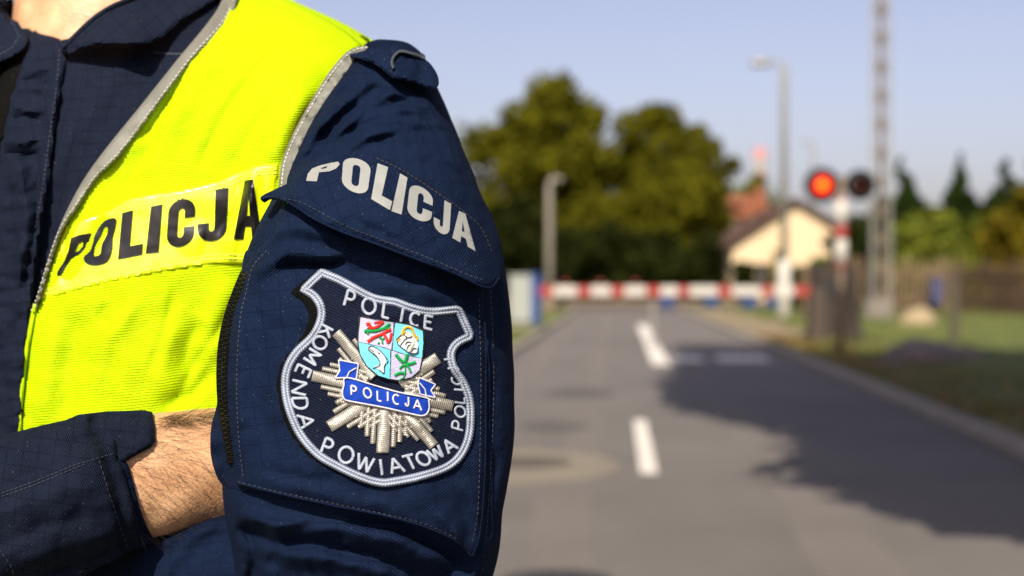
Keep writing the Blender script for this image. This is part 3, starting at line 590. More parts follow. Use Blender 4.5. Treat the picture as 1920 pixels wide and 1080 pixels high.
stitch_row([(-40, 940), (60, 905), (140, 872), (216, 850)], D_cf, 6, 3, 1.8); stitch_row([(-40, 946), (60, 911), (140, 878), (165, 868)], D_cf, 6, 3, 1.8)
stitch_row([(186, 862), (205, 925), (222, 975), (240, 1030)], D_cf, 7, 4, 1.8); stitch_row([(-10, 1018), (20, 1060), (30, 1090)], D_cf, 8, 4, 2)
for q in range(8): pass
# shoulder strap with its fastening
D_sh = lambda x, y: np.minimum(D_sl(x, y), D_sl(np.clip(x, 640, 790), y + 8))
e1 = MB(); EP1 = [(655, 103), (668, 99), (700, 91), (728, 92), (738, 83), (748, 81), (764, 88), (796, 103), (790, 112), (764, 116), (748, 130), (742, 146), (730, 142), (705, 122), (680, 112)]
layer(e1, spline(EP1, True, 5), D_sh, 6, lambda x, y: .011 + .006 * np.exp(-((x - 745) / 25) ** 2), .006, rnd=8, ang=.5, extra=lambda x, y: .002 * fbm(x, y, 24, 2)); e1.build('shoulder_strap', M['navy'], jt, True, 60)
e2 = MB(); EP2 = [(738, 112), (760, 108), (795, 111), (812, 126), (822, 146), (821, 162), (808, 165), (778, 155), (742, 146), (734, 132)]
layer(e2, spline(EP2, True, 5), D_sh, 5, .019, .010, rnd=12, ang=.5, extra=lambda x, y: .002 * fbm(x, y, 20, 3)); e2.build('shoulder_strap', M['navy'], jt, True, 60)
e3 = MB(); D_e = lambda x, y: D_sh(x, y) - .0195
ribbon(e3, spline([(738, 128), (735, 116), (740, 104), (752, 96), (775, 101), (797, 108)]), D_e, 6, .001, .002, step=3); e3.build('strap_edge', M['thread_white'] if False else plain('grey_binding', (.035, .04, .05), .8, var=.5, scale=700, bump=.0006), jt, True)
# ------------------------------------------------------------------ sleeve pocket, flap, zip
POC = [(522, 398), (515, 436), (485, 466), (462, 496), (452, 530), (440, 575), (428, 630), (424, 700), (426, 780), (434, 850), (444, 908), (500, 925), (600, 946), (700, 966), (790, 990), (845, 1013), (878, 1042), (890, 1042), (903, 1000), (909, 900), (912, 760), (908, 600), (905, 480), (880, 430), (700, 380), (560, 370)]
PKF = [([(470, 520), (540, 470), (620, 482), (660, 470)], 14, 4), ([(520, 500), (580, 500), (650, 492)], 12, -6), ([(500, 440), (560, 425), (640, 450)], 16, 4), ([(640, 520), (720, 505), (800, 530)], 16, -3), ([(700, 520), (800, 545), (880, 580)], 18, 3), ([(440, 560), (450, 700), (446, 850)], 12, 2.5), ([(500, 620), (480, 720), (500, 830)], 18, -2), ([(500, 900), (640, 925), (760, 955)], 14, 2), ([(470, 880), (600, 905), (700, 940)], 12, -1.5), ([(860, 920), (880, 980), (872, 1030)], 12, -3), ([(820, 960), (850, 990), (870, 1030)], 9, 3)]
pk_f = lambda x, y: folds(x, y, PKF) + .0022 * fbm(x, y, 85, 6) + .0006 * fbm(x, y, 24, 1)
gs = MB(); GP = [(462, 470), (450, 520), (440, 550), (418, 610), (410, 680), (408, 750), (396, 800), (395, 850), (405, 890), (420, 912), (440, 922), (480, 900), (490, 700), (490, 500)]
layer(gs, spline(GP, True, 6), D_sl, 7, .0035, .007, rnd=14, ang=.3, extra=lambda x, y: .003 * fbm(x, y, 40, 2, .5)); gs.build('pocket_gusset', M['navy'], jt, True, 60)
pk = MB(); layer(pk, spline(POC, True, 6), D_sl, 6, .0095, .010, rnd=12, ang=.12, extra=pk_f); pocket = pk.build('sleeve_pocket', M['navy'], jt, True, 60)
D_pk = lambda x, y: D_sl(x, y) - .0095 - pk_f(x, y)
fl_l = lambda x, y: .0125 + .015 * np.clip((seg_dist(x, y, [(560, 322), (640, 290), (700, 292), (760, 320), (830, 365), (905, 418)])[0]) / 110, 0, 1)
FLP = [(488, 372), (496, 364), (520, 353), (548, 338), (575, 312), (600, 297), (640, 286), (700, 288), (712, 292), (760, 318), (830, 362), (880, 396), (905, 420), (925, 460), (938, 512), (936, 522), (916, 543), (905, 540), (850, 515), (800, 498), (740, 474), (700, 458), (640, 437), (590, 412), (552, 388), (530, 378), (508, 374), (496, 380)]
FF = [([(500, 372), (550, 368), (620, 400)], 10, 2.5), ([(560, 330), (620, 330), (700, 380), (820, 440)], 30, 2), ([(640, 410), (760, 460), (880, 505)], 12, -1.5), ([(600, 400), (720, 452), (900, 530)], 6, 1.8)]
fl_f = lambda x, y: folds(x, y, FF) + .002 * fbm(x, y, 80, 4) + .0005 * fbm(x, y, 22, 2)
fp = MB(); layer(fp, spline(FLP, True, 5), D_sl, 6, fl_l, .0032, rnd=7, ang=.42, extra=fl_f); flap = fp.build('pocket_flap', M['navy'], jt, True, 60)
D_fl = lambda x, y: D_sl(x, y) - fl_l(x, y) - fl_f(x, y)
stitch_row(spline([(706, 296), (760, 322), (830, 368), (880, 405), (905, 432), (925, 478)]), D_fl, 6, 3, 2.4, mat='stitch_dark', name='seam_stitching')
stitch_row(spline([(520, 372), (560, 378), (600, 398), (650, 425), (720, 452), (800, 482), (870, 512), (910, 526)]), D_fl, 6, 3.5, 1.6)
stitch_row(spline([(500, 470), (474, 500), (462, 545), (450, 600), (444, 700), (446, 800), (456, 900)]), D_pk, 5, 4, 1.8)
stitch_row(spline([(445, 903), (520, 922), (620, 943), (720, 964), (800, 984), (860, 1012)]), D_pk, 6, 4, 1.6)
stitch_row(spline([(898, 560), (902, 700), (900, 850), (896, 960), (885, 1020)]), D_pk, 6, 4, 1.6)
stitch_row(spline([(920, 545), (926, 700), (922, 850), (912, 1000), (905, 1070)]), D_sl, 6, 4, 1.5)
hs = MB(); ribbon(hs, spline([(446, 906), (520, 925), (620, 947), (720, 967), (800, 989), (856, 1016), (884, 1044)]), D_pk, 5, .0002, .0012, step=5); 
ribbon(hs, spline([(492, 372), (510, 369), (530, 374), (556, 388), (590, 410), (640, 434), (700, 455), (760, 478), (850, 512), (914, 540), (936, 520)]), D_fl, 5, -.0002, .0012, step=5)
ribbon(hs, spline([(880, 560), (908, 600), (911, 760), (909, 900), (900, 1000), (884, 1046)])[8:], D_pk, 4, 0, .001, step=6); hs.build('hem', M['navy'], jt, True)
# zip with teeth down the edge of the pocket
ZP = spline([(461, 512), (447, 545), (431, 590), (420, 640), (416, 690), (417, 740), (423, 790), (432, 838), (436, 866)]); zp = resample(ZP, 4.6); zt = MB(); D_g = lambda x, y: D_sl(x, y) - .0065
ribbon(zt, ZP, D_g, 21, .0, .002, step=5)
tn = np.gradient(zp, axis=0); tn /= np.hypot(tn[:, 0], tn[:, 1])[:, None]
for i, (p, t) in enumerate(zip(zp, tn)):
    o = 3.0 if i % 2 else -3.0; nn = np.array([-t[1], t[0]]); c = p + nn * o
    ribbon(zt, [c - nn * 4.6, c + nn * 4.6], D_g, 3.4, .0014, .0016, step=3, prof=4, mi=1)
zt.build('zip', [M['velcro'], M['zip']], jt, True)
# ------------------------------------------------------------------ vest
vest = vest_mb.build('safety_vest', M['vest'], person, True); sm_ = vest.modifiers.new('thickness', 'SOLIDIFY'); sm_.thickness = .0015; sm_.offset = 0
D_v = lambda x, y: np.minimum(D_vest(x, y), D_torso(x, y) - .003)
def bandpoly(a, b): return np.vstack([resample(a, 8), resample(b, 8)[::-1]])
D_vs = DM([vest_mb], st=5, smooth=5)
D_v = lambda x, y: np.minimum(D_vs(x, y), D_torso(x, y) - .003)
def D_arm(x, y):
    k = np.clip((y - 40) / 20, 0, 1) * np.clip((420 - y) / 60, 0, 1)
    return np.minimum(D_v(x, y), D_sl(np.maximum(x, 0), y) * k + (1 - k) * 2)
t1 = MB(); D_nk = lambda x, y: np.minimum(D_v(x, y), D_torso(x, y) - .005)
layer(t1, bandpoly(NECK_IN, NECK_OUT), D_nk, 5, lambda x, y: .0058 + .007 * np.clip((110 - y) / 60, 0, 1), .003, rnd=4, extra=lambda x, y: .001 * fbm(x, y, 60, 2)); t1.build('reflective_trim', M['trim'], vest, True, 60)
t2 = MB(); layer(t2, bandpoly(ARM_IN, ARM_OUT), D_arm, 6, .0022, .0035, rnd=4, extra=lambda x, y: .0008 * fbm(x, y, 60, 3)); t2.build('reflective_trim', M['trim'], vest, True, 60)
stitch_row(ARM_IN[:58] + A_([5, 2]), lambda x, y: D_arm(x, y) - .0022, 5, 3, 1.8, mat='stitch_pale', parent=vest); stitch_row( NECK_OUT - A_([6, 3]), lambda x, y: D_nk(x, y) - .0060 - .007 * np.clip((110 - y) / 60, 0, 1), 4, 5, 1.6, mat='stitch_pale', parent=vest)
hm = MB(); ribbon(hm, spline([(66, 570), (60, 600), (46, 680), (38, 760), (35, 830), (33, 1000), (33, 1300)]), lambda x, y: D_nk(x, y), 9, .001, .0022, step=6); hm.build('vest_hem', M['vest'], vest, True)
# name panel
PN = [(70, 566), (84, 528), (100, 480), (112, 445), (122, 422), (131, 419), (165, 408), (203, 394), (237, 372), (290, 362), (333, 357), (380, 346), (414, 337), (450, 320), (474, 311), (500, 307), (524, 306), (530, 360), (528, 430), (520, 500), (461, 495), (407, 494), (350, 502), (296, 511), (220, 526), (148, 543), (105, 555)]
PNF = [([(478, 315), (466, 380), (440, 430), (430, 490)], 12, 2.4), ([(455, 330), (440, 395), (405, 440)], 12, -1.2), ([(200, 400), (160, 470), (110, 530)], 22, -1.6)]
pn_f = lambda x, y: folds(x, y, PNF) + .0010 * fbm(x, y, 70, 7)
pn = MB(); layer(pn, dens(PN, 7), D_v, 4, .0022, .0018, rnd=3, extra=pn_f); pn.build('name_panel', M['vinyl'], vest, True, 60)
D_pn = lambda x, y: D_v(x, y) - .0022 - pn_f(x, y)
for o in (0, 7): stitch_row(A_([(84, 552 - o), (148, 534 - o), (220, 518 - o), (296, 502 - o), (350, 492 - o), (407, 484 - o), (461, 486 - o), (510, 488 - o)]), D_pn, 7, 2.5, 2.2, .0003, mat='stitch_yellow', parent=vest)
for o in (0, 7): stitch_row(A_([(205, 400 + o), (240, 381 + o), (333, 366 + o), (414, 346 + o), (474, 321 + o), (520, 318 + o)]), D_pn, 7, 2.5, 2.2, .0003, mat='stitch_yellow', parent=vest)
# ------------------------------------------------------------------ bold lettering
def arc(cx, cy, rx, ry, a0, a1, n=10): return [(cx + rx * math.cos(math.radians(a0 + (a1 - a0) * k / n)), cy + ry * math.sin(math.radians(a0 + (a1 - a0) * k / n))) for k in range(n + 1)]
GL = {   # unit glyphs, x right, y up
 'P': ([(0, 0), (.44, 0), (.44, .36), (.60, .36)] + arc(.62, .68, .38, .32, -90, 90) + [(0, 1)], [[(.44, .80), (.44, .56)] + arc(.52, .68, .12, .12, -90, 90, 6)]),
 'O': (arc(.5, .26, .5, .26, 180, 360) + arc(.5, .74, .5, .26, 0, 180), [arc(.5, .28, .14, .09, 180, 360, 6) + arc(.5, .72, .14, .09, 0, 180, 6)]),
 'L': ([(0, 0), (1, 0), (1, .23), (.46, .23), (.46, 1), (0, 1)], []),
 'I': ([(0, 0), (1, 0), (1, 1), (0, 1)], []),
 'C': (arc(.5, .26, .5, .26, 180, 360) + [(1, .40), (.62, .40)] + arc(.5, .28, .12, .09, 0, -180, 6) + arc(.5, .72, .12, .09, 180, 0, 6) + [(.62, .60), (1, .60)] + arc(.5, .74, .5, .26, 0, 180), []),
 'J': ([(0, .36), (0, .25)] + arc(.5, .25, .5, .25, 180, 360) + [(1, 1), (.58, 1), (.58, .28)] + arc(.48, .27, .10, .08, 0, -180, 6) + [(.38, .36)], []),
 'A': ([(0, 0), (.34, 0), (.39, .22), (.61, .22), (.66, 0), (1, 0), (.72, 1), (.28, 1)], [[(.43, .40), (.57, .40), (.5, .72)]])}
def bold(mb, ch, quad, depth, lift, thick=.0006, step=5):
    BL, BR, TR, TL = A_(quad); f = lambda p: np.array([(1 - a) * (1 - b) * BL + a * (1 - b) * BR + a * b * TR + (1 - a) * b * TL for a, b in p])
    out, ho = GL[ch]; layer(mb, dens(f(out), 4), depth, step, lift, thick, holes=[dens(f(h), 4) for h in ho])
VQ = [('P', (100, 520), (128, 498), (172, 436), (133, 448)), ('O', (152, 492), (202, 497), (219, 409), (184, 414)), ('L', (221, 486), (266, 477), (272, 388), (229, 399)), ('I', (273, 475), (297, 473), (304, 383), (283, 387)),
      ('C', (311, 466), (362, 459), (367, 370), (317, 376)), ('J', (370, 454), (424, 450), (428, 352), (371, 360)), ('A', (438, 448), (491, 451), (484, 334), (449, 340))]
# the P leans over the fold, its stem slants: own outline
vl = MB()
PV = [(100, 520), (114, 515), (133, 485), (150, 476), (166, 458), (171, 437), (150, 440), (133, 446), (128, 470), (119, 492)]
layer(vl, dens(PV, 4), D_pn, 4, .0010, .0012, holes=[dens([(139, 473), (147, 455), (156, 452), (155, 462), (147, 471)], 3)])
OV = spline([(157, 482), (170, 468), (178, 440), (195, 415), (216, 409), (216, 425), (211, 445), (209, 470), (200, 490), (180, 497), (162, 494)], True, 5)
layer(vl, OV, D_pn, 4, .0010, .0012, holes=[spline([(176, 478), (178, 462), (189, 442), (196, 426), (202, 427), (200, 440), (191, 458), (188, 475), (181, 480)], True, 3)])
for q in VQ[2:]: bold(vl, q[0], q[1:], D_pn, .0008, .001, 4)
vl.build('lettering', M['black_print'], vest, True, 40)
SQ = [('O', (640, 352), (688, 369), (697, 304), (644, 291)), ('L', (696, 373), (731, 394), (751, 322), (708, 306)), ('I', (734, 396), (753, 402), (764, 333), (750, 325)), ('C', (762, 405), (808, 421), (813, 362), (769, 340)),
      ('J', (812, 430), (842, 445), (846, 382), (816, 366)), ('A', (848, 446), (892, 471), (880, 404), (853, 392))]
sq = MB(); PS = [(574, 339), (577, 326), (585, 316), (600, 310), (622, 305), (634, 303), (637, 308), (630, 316), (618, 321), (598, 323), (594, 340)]
layer(sq, dens(PS, 4), D_fl, 5, .0004, .0006, holes=[dens([(602, 315), (614, 311), (612, 315), (603, 317)], 3)])
for q in SQ: bold(sq, q[0], q[1:], D_fl, .0004)
sq.build('flap_lettering', M['silver'], jt, True, 40)
# ------------------------------------------------------------------ embroidered sleeve badge
OUT = np.vstack([A_([(602, 503)]), spline([(602, 503), (645, 522), (700, 552), (742, 560), (775, 572), (810, 578), (858, 574)])[1:-1], A_([(858, 574), (866, 578), (888, 626), (886, 636)]),
                 spline([(886, 636), (862, 648), (852, 665), (858, 690), (873, 712), (886, 745), (889, 785), (884, 825), (868, 858), (840, 882), (790, 899), (735, 910), (712, 911), (680, 903), (630, 880), (590, 855), (556, 815), (535, 765), (528, 720), (534, 685), (552, 655), (580, 628), (594, 602), (596, 580), (585, 560), (562, 546)])[:-1], A_([(562, 546), (566, 538)])])
OUT = A_(OUT)
pf = lambda x, y: pk_f(x, y) * .55 + .0006 * fbm(x, y, 60, 3)
D_b = lambda x, y: D_sl(x, y) - .0095 - pk_f(x, y) * 1.0 - .0022
vk = MB(); VK = OUT + A_([-4, 4]); 
ctr = A_([722, 740]); dlt = OUT - ctr; VK = ctr + A_([-6, 3]) + dlt * A_([1.025, 1.012]); VK = np.where((np.abs(VK[:, :1] - 560) < 70) & (np.abs(VK[:, 1:] - 585) < 55), VK + A_([-11, 6]), VK)
layer(vk, resample(VK, 6, True), D_pk, 7, .0016, .0025, rnd=4, extra=lambda x, y: .0006 * fbm(x, y, 14, 2)); 
badge = vk.build('sleeve_badge', M['velcro'], person, True, 60)
bf_ = MB(); layer(bf_, dens(OUT, 6), D_b, 6, .0004, .0022, rnd=0, ang=0); bf_.build('badge_field', M['patch'], badge, True, 60)
D_bf = lambda x, y: D_b(x, y) - .0004
c0 = OUT.mean(0)
def inset(P, k):
    P = A_(P); n = len(P); out = []
    for i in range(n):
        t = P[(i + 1) % n] - P[i - 1]; t /= max(np.hypot(*t), 1e-9); nn = np.array([-t[1], t[0]]); out.append(P[i] + nn * k)
    return A_(out)
b1 = MB(); loop = lambda P: np.vstack([P, P[:2]])
OO = resample(OUT, 5, True)
ribbon(b1, loop(inset(OO, 6.5)), D_bf, 16, .0002, .0005, step=4, mi=0)
ribbon(b1, loop(inset(OO, 3.2)), D_bf, 5.6, .0005, .0006, step=3, mi=1); ribbon(b1, loop(inset(OO, 10.2)), D_bf, 4.2, .0005, .0005, step=3, mi=1)
bo_m = threadmat('braid_thread', (.31, .35, .42), .5, period=.0012, c=.8); bo_d = threadmat('grey_braid_thread', (.13, .16, .22), -.7, period=.0012, c=.8)
b1.build('badge_border', [bo_d, bo_m], badge, True)
# canonical badge plane -> photo pixels (quadratic fit through traced places)
CP = A_([(-1, 0, 590, 705), (1, 0, 850, 765), (0, -1, 718, 850), (-.71, .71, 640, 630), (.71, .71, 820, 670), (-.71, -.71, 612, 800), (.71, -.71, 820, 825), (0, 0, 720, 735), (-1, 1.65, 601, 503), (1, 1.65, 862, 577), (0, -1.53, 715, 912), (-1.4, -.08, 527, 700), (1.4, -.08, 889, 785), (0, 1.18, 727, 594)])
def Qb(x, y): return np.stack([np.ones_like(x), x, y, x * x, x * y, y * y], -1)
CO, *_ = np.linalg.lstsq(Qb(CP[:, 0], CP[:, 1]), CP[:, 2:], rcond=None)
def can(p): p = A_(p); return Qb(p[..., 0], p[..., 1]) @ CO
Jm = A_([CO[1], CO[2]]).T            # affine part: columns d/dx, d/dy
Ji = np.linalg.inv(Jm)
ry = MB()
for k in range(8):
    a = math.radians(90 + 45 * k); d = np.array([math.cos(a), math.sin(a)]); nn = np.array([-d[1], d[0]])
    offs = [(0, 1.0, .18), (.142, .88, .074), (-.142, .88, .074), (.228, .78, .072), (-.228, .78, .072), (.312, .66, .07), (-.312, .66, .07), (.39, .5, .06), (-.39, .5, .06)] if k % 2 == 0 else [(0, 1.04, .172), (.138, .84, .072), (-.138, .84, .072), (.222, .72, .07), (-.222, .72, .07), (.30, .58, .06), (-.30, .58, .06)]
    for o, ln_, wd in offs:
        s0 = max(.25, abs(o) * 1.25)
        pts = can(np.stack([nn * o + d * (s0 + (ln_ - s0) * t) for t in np.linspace(0, 1, 8)])); wpx_ = np.hypot(*(Jm @ nn)) * wd
        ribbon(ry, pts, D_bf, wpx_, .0004, .0011 if wd > .1 else .0009, step=4, prof=7 if wd > .1 else 5)
ry.build('badge_star', M['ray'], badge, True)
# stroke lettering on the badge
def el(cx, cy, rx, ry_, a0, a1, n=9): return arc(cx, cy, rx, ry_, a0, a1, n)
SG = {'P': [[(0, 0), (0, 1)], [(0, 1), (.45, 1)] + el(.5, .73, .4, .27, 90, -90) + [(0, .46)]], 'O': [el(.5, .5, .5, .5, 0, 360, 18)], 'L': [[(0, 1), (0, 0), (.85, 0)]], 'I': [[(.5, 0), (.5, 1)]],
      'C': [el(.52, .5, .5, .5, 48, 312, 14)], 'E': [[(.9, 1), (0, 1), (0, 0), (.9, 0)], [(0, .52), (.75, .52)]], 'K': [[(0, 0), (0, 1)], [(.9, 1), (.05, .45)], [(.3, .62), (.95, 0)]],
      'M': [[(0, 0), (0, 1), (.5, .25), (1, 1), (1, 0)]], 'N': [[(0, 0), (0, 1), (1, 0), (1, 1)]], 'D': [[(0, 0), (0, 1), (.4, 1)] + el(.4, .5, .55, .5, 90, -90) + [(0, 0)]],
      'A': [[(0, 0), (.5, 1), (1, 0)], [(.2, .34), (.8, .34)]], 'W': [[(0, 1), (.25, 0), (.5, .9), (.75, 0), (1, 1)]], 'T': [[(.5, 0), (.5, 1)], [(0, 1), (1, 1)]], 'J': [[(.75, 1), (.75, .3)] + el(.4, .3, .35, .3, 0, -180, 8)]}
def stroke(mb, ch, c, right, up, wpx_, lift=.0004, h=.0005, dep=None):
    for s in SG[ch]:
        pts = A_([A_(c) + A_(right) * (a - .5) + A_(up) * (b - .5) for a, b in s])
        if len(pts) > 4: pts = resample(pts, 2.2)
        ribbon(mb, pts, dep or D_bf, wpx_, lift + random.uniform(0, .0001), h, step=2.2, prof=5)
def ringtext(mb, text, cen, hts, wds, wpx_):
    C = spline(cen, n=10); cen = A_(cen)
    for i, ch in enumerate(text):
        a = cen[max(i - 1, 0)]; b = cen[min(i + 1, len(cen) - 1)]; t = b - a; t /= np.hypot(*t)
        tc = Ji @ t; uc = np.array([-tc[1], tc[0]]); uc /= np.hypot(*uc); up = Jm @ uc; up /= np.hypot(*up)
        stroke(mb, ch, cen[i], t * wds[i], up * hts[i], wpx_)
tx = MB()
ringtext(tx, 'POLICE', [(657, 561), (692, 574), (726, 583), (754, 591), (779, 599), (805, 605)], [30, 29, 27, 26, 25, 24], [17, 25, 15, 6, 20, 16], 5.6)
ringtext(tx, 'KOMENDA', [(610, 622), (600, 643), (586, 669), (568, 697), (561, 727), (563, 757), (574, 790)], [25, 26, 27, 27, 28, 28, 28], [18, 23, 21, 17, 22, 21, 26], 5.4)
ringtext(tx, 'POWIATOWA', [(615, 838), (649, 853), (684, 869), (715, 876), (742, 873), (770, 867), (794, 860), (818, 850), (843, 836)], [29, 30, 30, 30, 29, 28, 27, 26, 26], [18, 27, 31, 6, 25, 21, 22, 24, 20], 5.5)
ringtext(tx, 'POLICJI', [(859, 797), (863, 772), (862, 749), (861, 731), (857, 713), (850, 693), (842, 673)], [22, 20, 19, 19, 19, 19, 19], [15, 20, 13, 5, 17, 13, 5], 4.3)
tx.build('badge_lettering', M['thread_white'], badge, True)
D_hi = lambda x, y: D_bf(x, y) - .0011
# ribbon banner
bn = MB(); BNM = spline([(650, 708), (700, 722), (750, 736), (800, 746), (804, 752), (805, 765), (801, 775), (794, 779), (780, 778), (720, 764), (655, 752), (645, 747), (642, 736), (645, 722)], True, 4)
DL = [(635, 675), (672, 682), (668, 712), (650, 708), (628, 709), (637, 696)]; DR = [(786, 708), (817, 721), (808, 732), (817, 746), (788, 739), (784, 722)]
layer(bn, dens(DL, 4), D_hi, 5, .0013, .001); layer(bn, dens(DR, 4), D_hi, 5, .0013, .001); layer(bn, BNM, D_hi, 5, .0018, .0014, rnd=3); bn.build('badge_banner', M['blue'], badge, True, 60)
bl = MB()
for P_, lf in ((DL, .0012), (DR, .0012)): ribbon(bl, np.vstack([P_, P_[:1]]), D_hi, 2.6, lf, .0007, step=3)
ribbon(bl, np.vstack([BNM, BNM[:2]]), D_hi, 2.8, .0017, .0007, step=3); ribbon(bl, [(650, 708), (655, 697), (668, 690)], D_hi, 2.4, .0018, .0006, step=3); ribbon(bl, [(800, 745), (797, 730), (787, 718)], D_hi, 2.4, .0018, .0006, step=3)
for ch, c, wd in zip('POLICJA', [(664, 733), (689, 737), (712, 743), (727, 743.5), (743, 749), (764, 753), (783, 759)], [11, 15, 9, 4, 13, 9, 15]):
    stroke(bl, ch, c, A_([.965, .26]) * wd, A_([-.02, -1]) * 18, 3.4, .0019, .0006, D_hi)
bl.build('banner_lettering', M['thread_bright'], badge, True)
# quartered shield
def z5(p): return [(660 + x / 7.713, 585 + y / 7.713) for x, y in p]
SHO = spline(z5([(110, 60), (340, 100), (610, 145), (830, 175), (1040, 260), (1055, 450), (1030, 700), (990, 850), (880, 960), (700, 1005), (540, 985), (350, 920), (200, 790), (110, 640), (75, 430), (90, 200)]), True, 5)
sh = MB(); layer(sh, SHO, D_hi, 5, .0016, .0016, rnd=2); crest = sh.build('badge_shield', M['black_thread'], badge, True, 60)
qs = MB(); names = ['lilac', 'cyan', 'cyan', 'lilac']
for i, p in enumerate([[(125, 80), (340, 120), (600, 155), (590, 400), (565, 548), (430, 500), (95, 430), (100, 300)], [(628, 158), (830, 195), (1022, 275), (1030, 450), (1010, 668), (800, 620), (590, 550), (605, 350)], [(95, 440), (400, 505), (552, 552), (548, 970), (380, 915), (215, 775), (120, 610)], [(572, 560), (800, 630), (1008, 675), (975, 840), (860, 940), (690, 985), (556, 965)]]):
    layer(qs, dens(z5(p), 4), D_hi, 5, .0020, .0006, mi=i)
def blob(mb, p, mi, lf=.0024): layer(mb, spline(z5(p), True, 3), D_hi, 5, lf, .0006, mi=mi)
def line5(mb, p, wd, mi, lf=.0026): ribbon(mb, spline(z5(p), n=4), D_hi, wd / 7.713, lf, .0004, step=1.5, mi=mi)
mm = [M[q] for q in names] + [M['red'], M['green'], M['orange'], M['cream'], M['thread_bright'], M['black_thread']]
R_, G_, O_, C_, Wt, Bk = 4, 5, 6, 7, 8, 9
line5(qs, [(205, 180), (250, 170), (275, 230), (350, 220), (410, 180), (450, 140)], 42, R_); line5(qs, [(320, 155), (390, 145), (450, 145)], 28, R_); line5(qs, [(225, 225), (280, 240)], 30, R_)
line5(qs, [(175, 285), (230, 275), (330, 275), (450, 240), (520, 190), (550, 170)], 40, G_); line5(qs, [(200, 250), (225, 285), (230, 320)], 34, G_); line5(qs, [(470, 240), (560, 230)], 26, G_)
line5(qs, [(225, 430), (270, 400), (330, 360), (420, 325), (500, 280), (565, 250)], 42, R_); line5(qs, [(460, 320), (500, 380), (515, 440), (550, 400), (570, 300)], 36, R_); line5(qs, [(270, 370), (320, 360)], 26, R_)
line5(qs, [(400, 370), (440, 390), (470, 375)], 26, G_); line5(qs, [(435, 390), (440, 455)], 24, G_); line5(qs, [(370, 445), (400, 450)], 26, G_)
# haloed pair
blob(qs, [(650, 390), (720, 320), (800, 280), (880, 340), (940, 420), (950, 520), (920, 600), (850, 580), (770, 560), (700, 490)], Wt, .0023)
line5(qs, [(725, 330), (750, 250), (810, 215), (870, 250), (900, 330), (940, 370), (945, 410)], 34, O_); line5(qs, [(700, 340), (740, 320), (770, 280)], 26, O_); line5(qs, [(655, 430), (700, 380)], 26, O_, .0024)
blob(qs, [(790, 290), (825, 300), (825, 360), (795, 365), (780, 330)], C_, .0028); line5(qs, [(900, 400), (890, 460), (850, 510), (840, 560)], 32, C_)
for p in ([(645, 400), (660, 460), (700, 500), (760, 540), (830, 590), (900, 600), (950, 580), (955, 500)], [(700, 480), (760, 400), (800, 380)], [(770, 470), (800, 430), (860, 440)], [(790, 540), (810, 490), (850, 470)], [(745, 300), (770, 350), (830, 370), (870, 340)], [(860, 560), (890, 520), (930, 530)], [(640, 395), (720, 320)]): line5(qs, p, 12, Bk, .0028)
# fish
blob(qs, [(225, 515), (290, 495), (400, 555), (470, 640), (490, 720), (460, 780), (400, 775), (395, 700), (350, 620), (270, 570)], Wt); blob(qs, [(395, 770), (460, 785), (455, 880), (390, 830), (305, 810), (350, 780)], Wt)
for p in ([(230, 520), (290, 492), (400, 555), (480, 645), (520, 700), (500, 740)], [(230, 535), (280, 580), (350, 640), (400, 710), (395, 775), (300, 812)], [(395, 835), (460, 885), (465, 790), (490, 740)], [(370, 570), (385, 600), (405, 590)], [(250, 525), (320, 580)]): line5(qs, p, 12, Bk)
# plant
for p, wd in (([(635, 610), (680, 670), (740, 730)], 44), ([(795, 610), (790, 660), (765, 730)], 48), ([(925, 720), (860, 745), (780, 755)], 44), ([(850, 870), (820, 800), (775, 760)], 34), ([(690, 820), (720, 785), (760, 765)], 30), ([(765, 760), (770, 880), (740, 950), (680, 985)], 20), ([(615, 920), (680, 885), (750, 880)], 42)): line5(qs, p, wd, G_)
qs.build('shield_quarters', mm, badge, True, 60)
# fluffy fringe threads on the badge outline are part of the velcro backing
# ------------------------------------------------------------------ the street
def gmat(name, stops, scales, rough=.9, bump=.02, bsc=40.):
    m, n, b, ln = _m(name); tc = N_(n, 'ShaderNodeTexCoord'); out = None
    nz = N_(n, 'ShaderNodeTexNoise'); nz.inputs['Scale'].default_value = scales[0]; nz.inputs['Detail'].default_value = 8; nz.inputs['Roughness'].default_value = .65; ln(tc.outputs['Object'], nz.inputs['Vector'])
    n2 = N_(n, 'ShaderNodeTexNoise'); n2.inputs['Scale'].default_value = scales[1]; n2.inputs['Detail'].default_value = 4; ln(tc.outputs['Object'], n2.inputs['Vector'])
    f = math_(n, ln, 'ADD', math_(n, ln, 'MULTIPLY', nz.outputs['Fac'], .65), math_(n, ln, 'MULTIPLY', n2.outputs['Fac'], .35))
    cr = N_(n, 'ShaderNodeValToRGB'); e = cr.color_ramp.elements
    while len(e) < len(stops): e.new(.5)
    for i, (p, c) in enumerate(stops): e[i].position = p; e[i].color = c + (1,)
    ln(f, cr.inputs[0]); ln(cr.outputs[0], b.inputs['Base Color']); b.inputs['Roughness'].default_value = rough
    n3 = N_(n, 'ShaderNodeTexNoise'); n3.inputs['Scale'].default_value = bsc; n3.inputs['Detail'].default_value = 5; ln(tc.outputs['Object'], n3.inputs['Vector'])
    bp = N_(n, 'ShaderNodeBump'); bp.inputs['Distance'].default_value = bump; ln(n3.outputs['Fac'], bp.inputs['Height']); ln(bp.outputs[0], b.inputs['Normal'])
    return m
M['grass'] = gmat('grass_ground', [(.30, (.035, .032, .008)), (.45, (.062, .080, .007)), (.6, (.125, .145, .010)), (.75, (.20, .17, .02))], (.35, 3.), bump=.05, bsc=12)
M['asphalt'] = gmat('asphalt', [(.3, (.098, .087, .075)), (.5, (.135, .121, .105)), (.7, (.175, .157, .137))], (.5, 60.), rough=.85, bump=.004, bsc=260)
